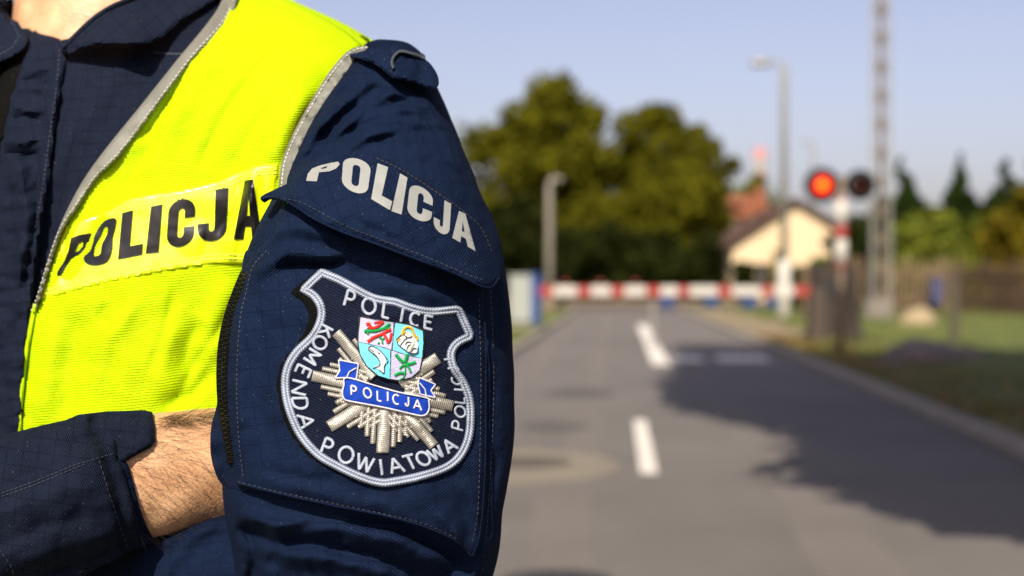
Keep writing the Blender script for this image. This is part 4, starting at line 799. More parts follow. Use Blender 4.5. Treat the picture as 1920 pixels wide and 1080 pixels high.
M['kerb'] = gmat('kerb_concrete', [(.3, (.20, .17, .13)), (.7, (.34, .30, .24))], (2., 20.), bump=.006)
M['paint'] = gmat('road_paint', [(.3, (.52, .48, .42)), (.7, (.74, .70, .62))], (3., 40.), bump=.003)
M['patchc'] = gmat('manhole_surround', [(.3, (.15, .13, .092)), (.7, (.23, .20, .145))], (2., 25.), bump=.004)
M['iron'] = plain('dark_metal', (.05, .045, .04), .6, .5, .3, 20, .002)
M['old_iron'] = plain('worn_iron', (.095, .078, .055), .7, .2, .3, 20, .002)
M['verge'] = gmat('sandy_verge', [(.3, (.16, .12, .06)), (.6, (.27, .21, .12)), (.8, (.14, .13, .03))], (.8, 9.))
def kerb_l(d): return .05 + (d - 25.7) * .0788
def kerb_r(d): return 3.87 + (d - 10.75) * .067
def smat(name, mat, mb, **k): o = mb.build(name, M[mat]); tag(o, kind='structure'); return o
g = MB(); n = 48; xs = np.linspace(-300, 300, n); ys = np.r_[np.linspace(-40, 120, 60), np.linspace(130, 900, 20)]
vs = [(x, y, -.13 + (0 if y < 100 else (y - 100) * .001)) for y in ys for x in xs]; g.add(vs, [(j * n + i, j * n + i + 1, (j + 1) * n + i + 1, (j + 1) * n + i) for j in range(len(ys) - 1) for i in range(n - 1)]); smat('ground', 'grass', g)
def strip(f0, f1, z, y0, y1, st=2., zf=None):
    m = MB(); Y = np.arange(y0, y1 + st, st); v = []
    for y in Y: v += [(f0(y), y, z), (f1(y), y, z)]
    m.add(v, [(2 * i, 2 * i + 1, 2 * i + 3, 2 * i + 2) for i in range(len(Y) - 1)]); return m
smat('road', 'asphalt', strip(kerb_l, kerb_r, 0, -30, 84))
for s, f, sg in (('kerb', kerb_l, -1), ('kerb', kerb_r, 1)):
    m = MB(); Y = np.arange(-30, 85, 1.0); rings = [[(f(y), y, -.12), (f(y), y, .09 + .006 * math.sin(y * 1.7)), (f(y) + sg * .02, y, .11 + .006 * math.sin(y * 1.7)), (f(y) + sg * .16, y, .11), (f(y) + sg * .16, y, -.12)] for y in Y]; m.loft(rings); smat('kerb', 'kerb', m)
# banks of grass level with the kerbs
def bank(sg, f, w_, name):
    m = MB(); rows = []
    for y in np.arange(-30, 100, 1.2): rows.append([(f(y) + sg * (.16 + q), y, .07 + (.05 * math.sin(y * .9 + q) + .05 * math.sin(q * 2.3 + y * .37)) * min(1, q) + .012 * q) for q in (0, .3, .8, 1.5, 2.5, 4, 6, 9, 14, 22)])
    v = [p for r in rows for p in r]; k = 10; m.add(v, [(j * k + i, j * k + i + 1, (j + 1) * k + i + 1, (j + 1) * k + i) for j in range(len(rows) - 1) for i in range(k - 1)]); return smat(name, 'grass', m)
bank(1, kerb_r, 22, 'grass_verge'); bank(-1, kerb_l, 22, 'grass_verge')
m = MB(); Y = np.arange(30, 60, 2.); v = []
for y in Y: v += [(kerb_r(y) + .17, y, .125), (kerb_r(y) + 1.5 + .3 * math.sin(y), y, .18)]
m.add(v, [(2 * i, 2 * i + 1, 2 * i + 3, 2 * i + 2) for i in range(len(Y) - 1)]); smat('sandy_path', 'verge', m)
# tufts of grass: countless
gb = MB(); M['blade'] = plain('grass_blades', (.085, .10, .012), .7, var=.6, scale=1.5)
for i in range(9000):
    y = 5 + 38 * random.random() ** 1.3; sd = random.random() < .8; q = random.random() ** 1.3 * 9
    x = kerb_r(y) + .18 + q if sd else kerb_l(y) - .18 - q * .5
    z = .05; h = random.uniform(.05, .16); a = random.uniform(0, 6.28); w_ = random.uniform(.01, .03); dx, dy = math.cos(a) * w_, math.sin(a) * w_; lx, ly = random.uniform(-.05, .05), random.uniform(-.05, .05)
    gb.add([(x - dx, y - dy, z), (x + dx, y + dy, z), (x + lx, y + ly, z + h)], [(0, 1, 2)])
tag(gb.build('grass', M['blade']), kind='stuff')
# fallen leaves along the right kerb
lv = MB(); M['leaf_litter'] = plain('fallen_leaves', (.26, .15, .03), .8, var=.6, scale=3)
for i in range(2600):
    y = 6 + 26 * random.random(); x = kerb_r(y) + .1 + abs(random.gauss(0, .9)); z = .12 + random.random() * .04; s = random.uniform(.02, .05); a = random.uniform(0, 6.28)
    lv.add([(x + s * math.cos(a + k * 1.57), y + s * math.sin(a + k * 1.57), z + random.uniform(-.01, .02)) for k in range(4)], [(0, 1, 2, 3)])
tag(lv.build('fallen_leaves', M['leaf_litter']), kind='stuff')
def quadmark(pts, name='lane_marking', z=.004, mat='paint'):
    m = MB(); m.add([(p[0], p[1], z) for p in pts], [(0, 1, 2, 3)]); o = m.build(name, M[mat]); return tag(o, kind='structure')
for y0, y1, x0, x1, w_ in ((9.9, 13.7, .955, 1.23, .062), (22.6, 43, 2.38, 3.93, .15)):
    quadmark([(x0 - w_, y0), (x0 + w_, y0), (x1 + w_, y1), (x1 - w_, y1)])
quadmark([(2.75, 23.6), (3.25, 23.6), (3.3, 25.3), (2.8, 25.3)]); quadmark([(3.45, 23.6), (4.35, 23.6), (4.45, 25.3), (3.55, 25.3)])
M['old_asphalt'] = gmat('darker_asphalt_repair', [(.3, (.060, .054, .048)), (.7, (.098, .089, .079))], (1., 50.), rough=.9, bump=.004, bsc=260)
M['pale_asphalt'] = gmat('worn_pale_asphalt', [(.3, (.118, .104, .089)), (.7, (.170, .151, .129))], (.6, 50.), rough=.9, bump=.004, bsc=260)
def blot(name, px, py, wx, wy, mat, seed):
    rng = np.random.default_rng(seed); c = G(px, py); m = MB(); n = 26; m.add([(c[0] + wx * (1 + .25 * rng.normal()) * math.cos(2 * math.pi * k / n), c[1] + wy * (1 + .15 * rng.normal()) * math.sin(2 * math.pi * k / n), .003) for k in range(n)], [tuple(range(n))]); tag(m.build(name, M[mat]), kind='structure')
blot('asphalt_repair', 1085, 738, .38, .8, 'old_asphalt', 1); blot('asphalt_repair', 1040, 800, .30, .5, 'old_asphalt', 2); 
for k, (xa, xb, wv) in enumerate(((.45, 2.0, .16), (-.55, 1.05, .2), (1.9, 3.3, .2))):          # wheel tracks worn paler
    m = MB(); Y = np.arange(5.5, 60, 1.0); v = []
    for y in Y: x = xa + (y - 10) * .073 - (0 if k else .0); e_ = .05 * math.sin(y * 1.3 + k); v += [(x - wv + e_, y, .002), (x + wv + e_ * .5, y, .002)]
    m.add(v, [(2 * i, 2 * i + 1, 2 * i + 3, 2 * i + 2) for i in range(len(Y) - 1)]); tag(m.build('wheel_track', M['pale_asphalt']), kind='structure')
def disc(name, c, r, z, mat, r0=0, n=48):
    m = MB()
    if r0: v = [(c[0] + q * math.cos(2 * math.pi * k / n), c[1] + q * math.sin(2 * math.pi * k / n), z) for k in range(n) for q in (r0, r)]; m.add(v, [(2 * k, 2 * k + 1, (2 * k + 3) % (2 * n), (2 * k + 2) % (2 * n)) for k in range(n)])
    else: m.add([(c[0] + r * math.cos(2 * math.pi * k / n), c[1] + r * math.sin(2 * math.pi * k / n), z) for k in range(n)], [tuple(range(n))])
    return m.build(name, M[mat])
tag(disc('manhole_surround', (-.31, 10.37), 1.1, .004, 'patchc'), kind='structure')
mh = disc('road_disc', (.10, 10.5), .34, .008, 'old_iron'); tag(mh, 'round iron manhole cover set in the pale circle of road', 'manhole cover')
tag(disc('road_disc', (.205, 6.35), .26, .006, 'iron'), 'dark flat disc on the road at the bottom edge beside the elbow', 'manhole cover')  # plain dark disc laid flat on the asphalt
# ------------------------------------------------------------------ trees
def leafmat(name, c, var=.5):
    m, n, b, ln = _m(name); tc = N_(n, 'ShaderNodeTexCoord'); nz = N_(n, 'ShaderNodeTexNoise'); nz.inputs['Scale'].default_value = .55; nz.inputs['Detail'].default_value = 6; ln(tc.outputs['Object'], nz.inputs['Vector'])
    cr = N_(n, 'ShaderNodeValToRGB'); e = cr.color_ramp.elements; e[0].position = .33; e[1].position = .68; e[0].color = tuple(q * (1 - var) for q in c) + (1,); e[1].color = tuple(q * (1 + var) for q in c) + (1,)
    ln(nz.outputs['Fac'], cr.inputs[0]); ln(cr.outputs[0], b.inputs['Base Color']); b.inputs['Roughness'].default_value = .9; b.inputs['Specular IOR Level'].default_value = .03
    return m
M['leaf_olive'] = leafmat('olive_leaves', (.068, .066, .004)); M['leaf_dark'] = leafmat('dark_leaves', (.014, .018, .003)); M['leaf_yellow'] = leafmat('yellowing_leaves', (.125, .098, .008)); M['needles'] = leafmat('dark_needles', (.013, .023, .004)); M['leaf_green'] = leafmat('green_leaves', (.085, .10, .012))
M['bark'] = gmat('bark', [(.3, (.035, .025, .016)), (.7, (.10, .075, .05))], (4., 20.), bump=.03)
def leaves(rng, cl, n, size, flat=.75):
    """n small leaf faces spread through the given clumps (x, y, z, rx, ry, rz)"""
    cl = A_(cl); vol = (cl[:, 3] * cl[:, 4] * cl[:, 5]) ** .75; k = rng.choice(len(cl), n, p=vol / vol.sum()); u = rng.normal(size=(n, 3)); u /= np.linalg.norm(u, axis=1)[:, None]; r = rng.random(n) ** .38
    c = cl[k, :3] + u * r[:, None] * cl[k, 3:6] * (1 + .12 * rng.normal(size=(n, 1))); a = rng.normal(size=(n, 3)); a /= np.linalg.norm(a, axis=1)[:, None]; b = np.cross(a, rng.normal(size=(n, 3))); b /= np.linalg.norm(b, axis=1)[:, None]
    s = size * rng.uniform(.5, 1.3, (n, 1)); P = np.stack([c - a * s, c - b * s * .6, c + a * s, c + b * s * .6], 1).reshape(-1, 3)
    m = MB(); m.v = [tuple(p) for p in P]; m.f = [(4 * i, 4 * i + 1, 4 * i + 2, 4 * i + 3) for i in range(n)]; m.m = [0] * n; m.uv = [(0, 0)] * len(m.v); return m
def tree(name, x, y, h, r, mat, label, cat='tree', group=None, seed=1, trunk_h=None, n=5200, size=.22, z0=-.1, clumps=20, squash=1., box=2.2):
    rng = np.random.default_rng(seed); t = empty(name, (x, y, z0)); tag(t, label, cat, group); th = trunk_h if trunk_h is not None else h * .3
    cz = z0 + th + (h - th) * .5; cl = [(x, y, cz, r * .62, r * .62, (h - th) * .42)]
    for i in range(clumps):
        a = rng.uniform(0, 2 * math.pi); v = rng.uniform(-1, 1); rr = math.sqrt(max(0, 1 - abs(v) ** box)); q = r * rng.uniform(.45, .80) * rr
        s = r * rng.uniform(.24, .42); cl.append((x + q * math.cos(a), y + q * math.sin(a), cz + v * (h - th) * .42, s, s, s * .8 * squash))
    leaves(rng, cl, n, size).build('crown', M[mat], t)
    tb = MB(); w0 = max(.05, h * .022); tb.tube([(x, y, z0 - .3), (x + .02 * h * rng.normal(), y, z0 + th * .5), (x, y, z0 + th), (x, y, cz), (x, y, z0 + h * .85)], [w0 * 1.3, w0, w0 * .85, w0 * .5, w0 * .12], 12)
    for c in cl[1:9]:
        zb = z0 + th + (cz - z0 - th) * rng.random() * .7; tb.tube([(x, y, zb), ((x + c[0]) / 2, (y + c[1]) / 2, (zb + c[2]) / 2 + .03 * h), (c[0], c[1], c[2])], [w0 * .45, w0 * .28, w0 * .08], 7)
    tb.build('trunk', M['bark'], t, True); return t
def tp(px, d): return (px - CX) / F * d
def hh(py, d): return H + (HY - py) / F * d
# the big clump over the crossing, left to centre
TG = 'trees beyond the level crossing'
def T(px, top, d, wpx_, mat, label, seed, **k):
    k.setdefault('group', TG); return tree('broadleaf_tree', tp(px, d), d, hh(top, d) + .6, wpx_ * .66 / F * d, mat, label, seed=seed, **k)
T(1030, 158, 92, 222, 'leaf_olive', 'tallest round olive crown of the clump, just right of the sleeve', 11, n=14000, clumps=44, size=.30, box=3.4, trunk_h=1.5)
T(930, 250, 96, 210, 'leaf_olive', 'olive crown lowest on the slope, half hidden behind the sleeve', 12, n=7000, clumps=24, size=.30, trunk_h=1.0)
T(1226, 208, 95, 150, 'leaf_olive', 'narrower olive crown forming the second peak of the clump', 13, n=9500, clumps=34, size=.28, box=3., trunk_h=1.5)
T(1312, 242, 90, 120, 'leaf_olive', 'small crown at the right shoulder of the clump beside the house', 14, n=6500, clumps=26, size=.26, box=3., trunk_h=1.2)
T(1145, 400, 86, 170, 'leaf_olive', 'low broad crown filling the gap between the two peaks', 15, n=6500, clumps=24, size=.28, trunk_h=.6)
T(1265, 350, 84, 200, 'leaf_olive', 'lower olive crown in front of the second peak', 16, n=6500, clumps=24, size=.28, trunk_h=.6)
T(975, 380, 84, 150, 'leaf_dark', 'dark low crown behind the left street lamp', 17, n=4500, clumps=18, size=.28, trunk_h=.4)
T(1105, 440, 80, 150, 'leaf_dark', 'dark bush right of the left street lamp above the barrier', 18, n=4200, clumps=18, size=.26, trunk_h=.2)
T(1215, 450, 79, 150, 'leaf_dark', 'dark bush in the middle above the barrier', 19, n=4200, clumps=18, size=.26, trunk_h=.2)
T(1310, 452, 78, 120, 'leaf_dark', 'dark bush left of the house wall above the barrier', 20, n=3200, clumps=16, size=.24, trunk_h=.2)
T(1345, 320, 96, 70, 'leaf_olive', 'slim olive crown at the right end of the clump', 29, n=2500, clumps=12, size=.26, trunk_h=.6)
T(1425, 333, 112, 120, 'leaf_green', 'distant round tree peeping over the orange roof', 21, n=3200, clumps=16, size=.3, trunk_h=1, group='distant trees')
# hedge and bushes before the house
def bush(px, top, d, wpx_, mat, label, seed, n=2200, base=None, **k): return tree('bush', tp(px, d), d, hh(top, d) + .1, wpx_ / 2 / F * d, mat, label, 'bush', 'garden bushes', seed, trunk_h=.15, n=n, size=.16, clumps=14, **k)
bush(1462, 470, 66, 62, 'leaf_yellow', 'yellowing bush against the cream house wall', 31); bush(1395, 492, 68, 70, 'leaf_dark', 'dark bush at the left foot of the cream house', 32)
bush(1540, 472, 64, 95, 'leaf_green', 'green bush at the right half of the house, before the striped post', 33); bush(1500, 500, 60, 60, 'leaf_dark', 'dark bush just right of the white lamp base', 34)
# conifers and gardens on the right
def conifer(px, top, d, wpx_, label, seed, mat='needles', n=15000):
    rng = np.random.default_rng(seed); x = tp(px, d); h = hh(top, d) + .1; r = wpx_ * .8 / F * d; t = empty('conifer_tree', (x, d, -.1)); tag(t, label, 'conifer', 'conifers at the right'); cl = []
    for i in range(16):
        f = i / 15; z = -.1 + h * (.08 + .88 * f); q = r * (1 - f) ** .85 + .06
        for k in range(5 if f < .8 else 2): a = rng.uniform(0, 6.28); cl.append((x + q * .6 * math.cos(a), d + q * .6 * math.sin(a), z - .1 * q, q * .5 + .05, q * .5 + .05, h * .035 + .08))
    leaves(rng, cl, n, .19).build('crown', M[mat], t); tb = MB(); tb.tube([(x, d, -.4), (x, d, h * .5), (x, d, h * .97)], [.16, .09, .02], 10); tb.build('trunk', M['bark'], t, True)
conifer(1688, 298, 62, 150, 'dark conifer rising right behind the lattice mast', 41); conifer(1802, 288, 75, 105, 'slim conifer with pointed top, middle of the right skyline', 42); conifer(1886, 292, 75, 105, 'pointed conifer near the right edge of the photo', 43)
conifer(1745, 385, 72, 110, 'low dark conifer between the mast and the slim conifer', 44); conifer(1850, 365, 78, 120, 'dark conifer between the two pointed ones', 45); conifer(1640, 380, 66, 90, 'dark conifer behind the crossing signal', 46)
def T2(*a, **k): k['group'] = 'garden trees at the right'; return T(*a, **k)
T2(1930, 375, 50, 130, 'leaf_yellow', 'yellowing tree at the right edge above the fence', 51, n=4000, size=.18, trunk_h=.8); T2(1770, 425, 58, 190, 'leaf_green', 'low green tree in the middle above the fence', 52, n=4200, size=.2, trunk_h=.3)
T2(1865, 425, 60, 130, 'leaf_green', 'low green tree right of the middle above the fence', 53, n=3200, size=.2, trunk_h=.3); T2(1700, 420, 66, 110, 'leaf_dark', 'dark low tree just right of the mast', 54, n=3000, size=.2, trunk_h=.3)
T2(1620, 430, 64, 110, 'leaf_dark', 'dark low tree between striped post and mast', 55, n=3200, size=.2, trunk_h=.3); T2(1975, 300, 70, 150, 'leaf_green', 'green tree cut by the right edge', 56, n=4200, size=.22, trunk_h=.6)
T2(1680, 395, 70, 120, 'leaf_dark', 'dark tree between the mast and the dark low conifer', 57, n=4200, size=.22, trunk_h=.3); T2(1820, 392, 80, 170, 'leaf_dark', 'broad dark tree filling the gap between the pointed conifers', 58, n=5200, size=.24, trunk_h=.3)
T2(1900, 430, 58, 120, 'leaf_dark', 'dark low tree under the yellowing one', 59, n=3600, size=.2, trunk_h=.2)
# far wood closing the view
rng = np.random.default_rng(5); cl = [(x, 150 + rng.uniform(-5, 15), rng.uniform(0, 2.2), 5, 4, rng.uniform(2.0, 3.4)) for x in np.arange(-120, 130, 3.2)]
fw_ = leaves(rng, cl, 16000, .5).build('far_wood', M['leaf_dark']); tag(fw_, kind='stuff')
# trees outside the frame whose shade lies on the road
SG_ = 'roadside trees casting the road shadow'
def overhang(x, y, z0c, z1c, gy0, gy1, label, seed, gx1=8.5):
    """roadside tree whose crown hangs far over the lane: clumps chosen so that the crown's shade covers the near right lane and verge"""
    rng = np.random.default_rng(seed); t = empty('roadside_tree', (x, y, -.1)); tag(t, label, 'tree', SG_); kx, ky = L.x / -L.z, L.y / -L.z; cl = []
    bx = lambda g: np.interp(g, [7.6, 8.3, 9.9, 13.6, 14.6, 16.7, 24, 31], [2.9, 2.43, 2.15, 2.75, 1.95, 1.95, 3.0, 3.5])
    for gy in np.arange(gy0, gy1, .6):
        for gx in np.arange(bx(gy) + .6, gx1 if gy < 24.6 else 4.9, .7):
            yc = np.clip(y + rng.uniform(-1.6, 1.6), gy - ky * z1c, gy - ky * z0c); z = (gy - yc) / ky; s_ = rng.uniform(.6, .78); cl.append((gx - kx * z, yc, z, s_, s_, s_))
    leaves(rng, cl, 34000, .30).build('crown', M['leaf_green'], t)
    tb = MB(); zm = (z0c + z1c) / 2; tb.tube([(x, y, -.4), (x, y, z0c * .5), (x - .2, y, z0c), (x - .3, y, zm), (x, y, z1c)], [.34, .27, .22, .13, .03], 12)
    for c in cl[::22]: tb.tube([(x - .2, y, z0c * .8 + (c[2] - z0c) * .3), ((x + c[0]) / 2, (y + c[1]) / 2, z0c * .5 + c[2] * .5), (c[0], c[1], c[2])], [.12, .07, .02], 7)
    tb.build('trunk', M['bark'], t, True)
overhang(5.3, 9.2, 6., 17., 16.4, 28.6, 'tall roadside tree out of view whose shade covers the far part of the right lane', 61)
overhang(4.6, 2.0, 4.3, 12., 8.7, 17.0, 'shorter roadside tree out of view shading the near right lane', 62)
tree('roadside_tree', 10.0, 5., 12.5, 4.6, 'leaf_green', 'broad roadside tree out of view set back from the kerb', seed=63, n=11000, clumps=44, size=.46, trunk_h=4.0, group=SG_)
# ------------------------------------------------------------------ house, far house, mast tower
M['cream_wall'] = gmat('cream_render', [(.3, (.52, .40, .24)), (.7, (.64, .51, .33))], (1., 10.)); M['roof_brown'] = gmat('brown_roof_tiles', [(.3, (.055, .028, .018)), (.7, (.10, .052, .034))], (3., 20.)); M['orange_tile'] = gmat('orange_roof_tiles', [(.3, (.18, .06, .024)), (.7, (.26, .085, .034))], (2., 12.))
M['glass'] = plain('window_glass', (.03, .035, .04), .08); M['brown_wood'] = plain('brown_wood', (.075, .043, .022), .8, var=.4, scale=2, bump=.004); M['white_paint'] = plain('white_paint', (.45, .43, .38), .6, var=.12, scale=5); M['red_paint'] = plain('red_paint', (.30, .030, .022), .5, var=.15, scale=5)
M['galv'] = plain('galvanised_steel', (.27, .26, .235), .55, metal=.35, var=.2, scale=4); M['concrete'] = gmat('weathered_concrete', [(.3, (.19, .17, .135)), (.7, (.30, .27, .225))], (2., 15.)); M['blue_paint'] = plain('blue_paint', (.006, .036, .15), .5, var=.15, scale=4); M['dark_steel'] = plain('dark_steel', (.012, .012, .013), .9, var=.3, scale=4); M['grey_paint'] = plain('pale_grey_paint', (.26, .28, .25), .6, var=.12, scale=4)
M['rust_brown'] = plain('rusty_brown_steel', (.16, .115, .075), .8, var=.35, scale=6)
d = 75.; x0, x1, xp = tp(1374, d), tp(1616, d), tp(1490, d); ze, zp = hh(448, d), hh(372, d); dep = 8.
ho = empty('house', ((x0 + x1) / 2, d, -.1)); tag(ho, 'cream gabled house with brown roof behind the crossing', 'house')
wb = MB(); pent = [(x0, -.2), (x1, -.2), (x1, ze - .3), (xp, zp - .25), (x0, ze - .3)]
wb.loft([[(a, yy, b) for a, b in pent] for yy in (d, d + dep)]); wb.build('wall', M['cream_wall'], ho)
rf = MB()
for xa, za in ((x0 - .45, ze - .42), (x1 + .45, ze - .42)):
    t_ = .14; rf.loft([[(xp, yy, zp - .15), (xp, yy, zp - .15 + t_ * 1.3), (xa, yy, za + t_), (xa, yy, za)] for yy in (d - .6, d + dep + .4)])
rfo = rf.build('roof', M['roof_brown'], ho)
ch = MB(); ch.box((xp - 1.2, d + 4, zp + .1), (.55, .55, 1.3), bev=.03); ch.box((xp - 1.2, d + 4, zp + .8), (.7, .7, .12)); ch.build('chimney', M['orange_tile'], rfo)
for cx_, cz_ in ((xp - 1.5, 1.5), (xp + 1.4, 1.5)):
    f_ = MB(); 
    for o, s in (((0, -.68), (1.0, .10)), ((0, .68), (1.0, .10)), ((-.47, 0), (.08, 1.26)), ((.47, 0), (.08, 1.26)), ((0, 0), (.06, 1.26))): f_.box((cx_ + o[0], d - .03, cz_ + o[1]), (s[0], .1, s[1]))
    w_ = f_.build('window', M['brown_wood'], ho); g_ = MB(); g_.box((cx_, d - .012, cz_), (.9, .05, 1.3)); g_.build('pane', M['glass'], w_)
d = 92.; xa, xb = tp(1362, d), tp(1440, d); h2 = empty('house', ((xa + xb) / 2, d, -.1)); tag(h2, 'farther house with bright orange tiled roof left of the cream gable', 'house')
wb = MB(); zt_ = hh(405, d); wb.box(((xa + xb) / 2, d + 3, zt_ / 2 - .05), (xb - xa - .3, 6, zt_), bev=.05); wb.build('wall', M['brown_wood'] if False else M['rust_brown'], h2)
rf = MB(); zr = hh(360, d); rf.loft([[(xx, d - .4, zt_ - .1), (xx, d - .4, zt_ + .1), (xx, d + 3, zr), (xx, d + 6.4, zt_ + .1), (xx, d + 6.4, zt_ - .1)] for xx in (xa - .2, xb + .2)]); rf.build('roof', M['orange_tile'], h2)
wn = MB(); wn.box(((xa + xb) / 2, d - .03, 2.), (1.1, .1, 1.3), bev=.02); wn.build('window', M['glass'], h2)
# far water tower, red and white
M['hazed_red'] = plain('hazed_red_paint', (.50, .22, .22), .7)  # red paled in the colour itself to stand for distance haze
d = 300.; x = tp(1425, d); wt = empty('radio_tower', (x, d, 0)); tag(wt, 'far red and white banded tower above the roofs', 'tower')
for i in range(12):
    za, zb = i * hh(278, d) / 12, (i + 1) * hh(278, d) / 12; m = MB(); r_ = 1.1 if i < 9 else 1.3; m.tube([(x, d, za), (x, d, zb)], [r_, r_], 12); m.build('tower_section', M['hazed_red'] if i % 2 else M['grey_paint'], wt)
# ------------------------------------------------------------------ street lamps
def lamp(x, d, top, label, arm, r0, r1, white=None, head=True, base=-.1, hr=.3, gm='galv'):
    t = empty('street_lamp', (x, d, base)); tag(t, label, 'street lamp', 'street lamps'); p = MB(); zb = white or base
    p.tube([(x, d, zb), (x, d, top - .1), (x, d, top)], [r0, r1, r1], 14); p.build('pole', M[gm], t, True)
    if white: q = MB(); q.tube([(x, d, base - .2), (x, d, white - .12), (x, d, white)], [hr, hr, r0 * 1.2], 16); q.build('pole_base', M['white_paint'], t, True)
    a = MB()
    if head: a.tube([(x, d, top - .05), (x + arm * .5, d, top + .12), (x + arm, d, top + .05)], [.05, .04, .04], 8); a.build('arm', M['galv'], t, True); hd = MB(); hd.loft([[(x + arm * f, d + yy * w_, top + zz) for yy, zz in ((-.16, .0), (-.12, .16), (.12, .16), (.16, .0), (.10, -.08), (-.10, -.08))] for f, w_ in ((.75, .5), (.9, 1.), (1.5, 1.), (1.75, .6))]); hd.build('lamp_head', M['galv'], t, True)
    else: a.tube([(x, d, top - .05), (x + arm * .25, d, top + .28), (x + arm * .7, d, top + .38), (x + arm, d, top + .3)], [r1, r1 * .9, r1 * .8, r1 * .7], 10); a.build('arm', M['concrete'], t, True); hd = MB(); hd.loft([[(x + arm * f, d + yy * w_, top + .3 + zz) for yy, zz in ((-.1, .0), (-.08, .1), (.08, .1), (.1, .0), (.06, -.06), (-.06, -.06))] for f, w_ in ((.95, .6), (1.1, 1.), (1.5, 1.), (1.7, .5))]); hd.build('lamp_head', M['galv'], t, True)
lamp(tp(1470, 48), 48, hh(120, 48), 'tall grey lamp post with white lower part right of the road', -.62, .13, .11, white=hh(487, 48), hr=.23)
lamp(tp(1030, 62), 62, hh(350, 62), 'short concrete lamp with curved top left of the road', .34, .18, .13, head=False, gm='concrete')
d = 110.; lamp(tp(1524, d), d, hh(268, d), 'far thin double lamp behind the red signal', -.5, .12, .10)
# ------------------------------------------------------------------ lattice mast
M['dark_mast'] = plain('brown_mast_steel', (.10, .075, .05), .8, var=.35, scale=6); M['old_concrete'] = gmat('old_concrete', [(.3, (.11, .10, .08)), (.7, (.19, .17, .14))], (2., 15.))
d = 46.; x = tp(1652, d); ma = empty('lattice_mast', (x, d, -.1)); tag(ma, 'tall slim lattice mast on pale footing rising out of the picture', 'mast')
core = MB(); core.tube([(x, d, 0), (x, d, 13.5)], [.075, .06], 10); core.build('pole', M['dark_mast'], ma, True)
for sx in (-1, 1):
    for sy in (-1, 1): m = MB(); m.tube([(x + sx * .27, d + sy * .2, .3), (x + sx * .24, d + sy * .2, 13.5)], [.03, .03], 6); m.build('leg', M['galv'], ma)
for i in range(15): m = MB(); z = .8 + i * .93; m.box((x, d, z), (.54, .03, .03)); m.tube([(x, d, z - .2), (x, d, z + .2)], [.12, .12], 10); m.build('rung', M['dark_mast'], ma)
m = MB(); m.box((x - .1, d, .3), (.9, .6, .8), bev=.06); m.build('footing', M['old_concrete'], ma)
# ------------------------------------------------------------------ crossing signal
d = 24.; x = tp(1577, d); sg = empty('crossing_signal', (x, d, -.1)); tag(sg, 'crossing signal with one lit red lamp on a striped post', 'signal')
zt_ = hh(372, d); zs = hh(500, d); L_ = zt_ - zs
p = MB(); p.tube([(x, d, -.2), (x, d, hh(330, d))], [.055, .055], 14); p.build('pole', M['rust_brown'], sg, True)
for i, (a, b_, mt) in enumerate(((0, .55, 'white_paint'), (.55, .86, 'white_paint'), (0, 0, None))):
    pass
bp_ = MB()
def band(f0, f1, mt, name): m = MB(); m.tube([(x, d, zs + L_ * f0), (x, d, zs + L_ * f1)], [.102, .102], 16); m.build(name, M[mt], sg, True)
band(0, .045, 'red_paint', 'stripe'); band(.045, .40, 'white_paint', 'stripe'); band(.40, .60, 'red_paint', 'stripe'); band(.60, .97, 'white_paint', 'stripe'); band(.97, 1., 'red_paint', 'stripe')
xl = tp(1541, d); xr = tp(1613, d); zl = hh(347, d); m = MB(); m.tube([(xl, d, zl), (xr, d, zl)], [.035, .035], 8); m.build('crossbar', M['dark_steel'], sg, True)
M['red_on'] = plain('red_lamp_lit', (.2, .002, .001), 1., spec=0., emis=((1.0, .004, .0), 1.1)); M['red_core'] = plain('red_lamp_core', (.8, .2, .02), .3, emis=((1.0, .085, .001), 2.2)); M['red_off'] = plain('red_lamp_dark', (.035, .004, .004), .15, coat=.6)
for xx, on in ((xl, True), (xr, False)):
    b_ = MB(); b_.loft([[(xx + r_ * math.cos(t), d + yy, zl + r_ * math.sin(t)) for t in [2 * math.pi * k / 28 for k in range(28)]] for yy, r_ in ((-.02, .255 + .04 * on), (.0, .265 + .04 * on), (.03, .265 + .04 * on), (.05, .12), (.16, .10))]); bb = b_.build('backboard', M['dark_steel'], sg, True)
    l_ = MB(); l_.loft([[(xx + r_ * math.cos(t), d + yy, zl + r_ * math.sin(t)) for t in [2 * math.pi * k / 24 for k in range(24)]] for yy, r_ in ((-.024, .16), (-.05, .148), (-.062, .07), (-.064, .07))]); l_.build('lens', M['red_on' if on else 'red_off'], bb, True)
    if on: c_ = MB(); c_.loft([[(xx + r_ * math.cos(t), d + yy, zl - .005 + r_ * math.sin(t)) for t in [2 * math.pi * k / 20 for k in range(20)]] for yy, r_ in ((-.062, .08), (-.075, .055), (-.08, .02))]); c_.build('lamp_core', M['red_core'], bb, True)
    v_ = MB(); v_.add([(xx + .16 * math.cos(t), d - .03 - yy, zl + .16 * math.sin(t)) for t in [math.pi * k / 14 for k in range(15)] for yy in (0, .15)] + [(xx + .168 * math.cos(t), d - .03 - yy, zl + .168 * math.sin(t)) for t in [math.pi * k / 14 for k in range(15)] for yy in (0, .15)], [(2 * k + o, 2 * k + 2 + o, 2 * k + 3 + o, 2 * k + 1 + o) for k in range(14) for o in (0, 30)] + [(2 * k + 1, 2 * k + 3, 2 * k + 33, 2 * k + 31) for k in range(14)]); v_.build('visor', M['dark_steel'], bb, True)
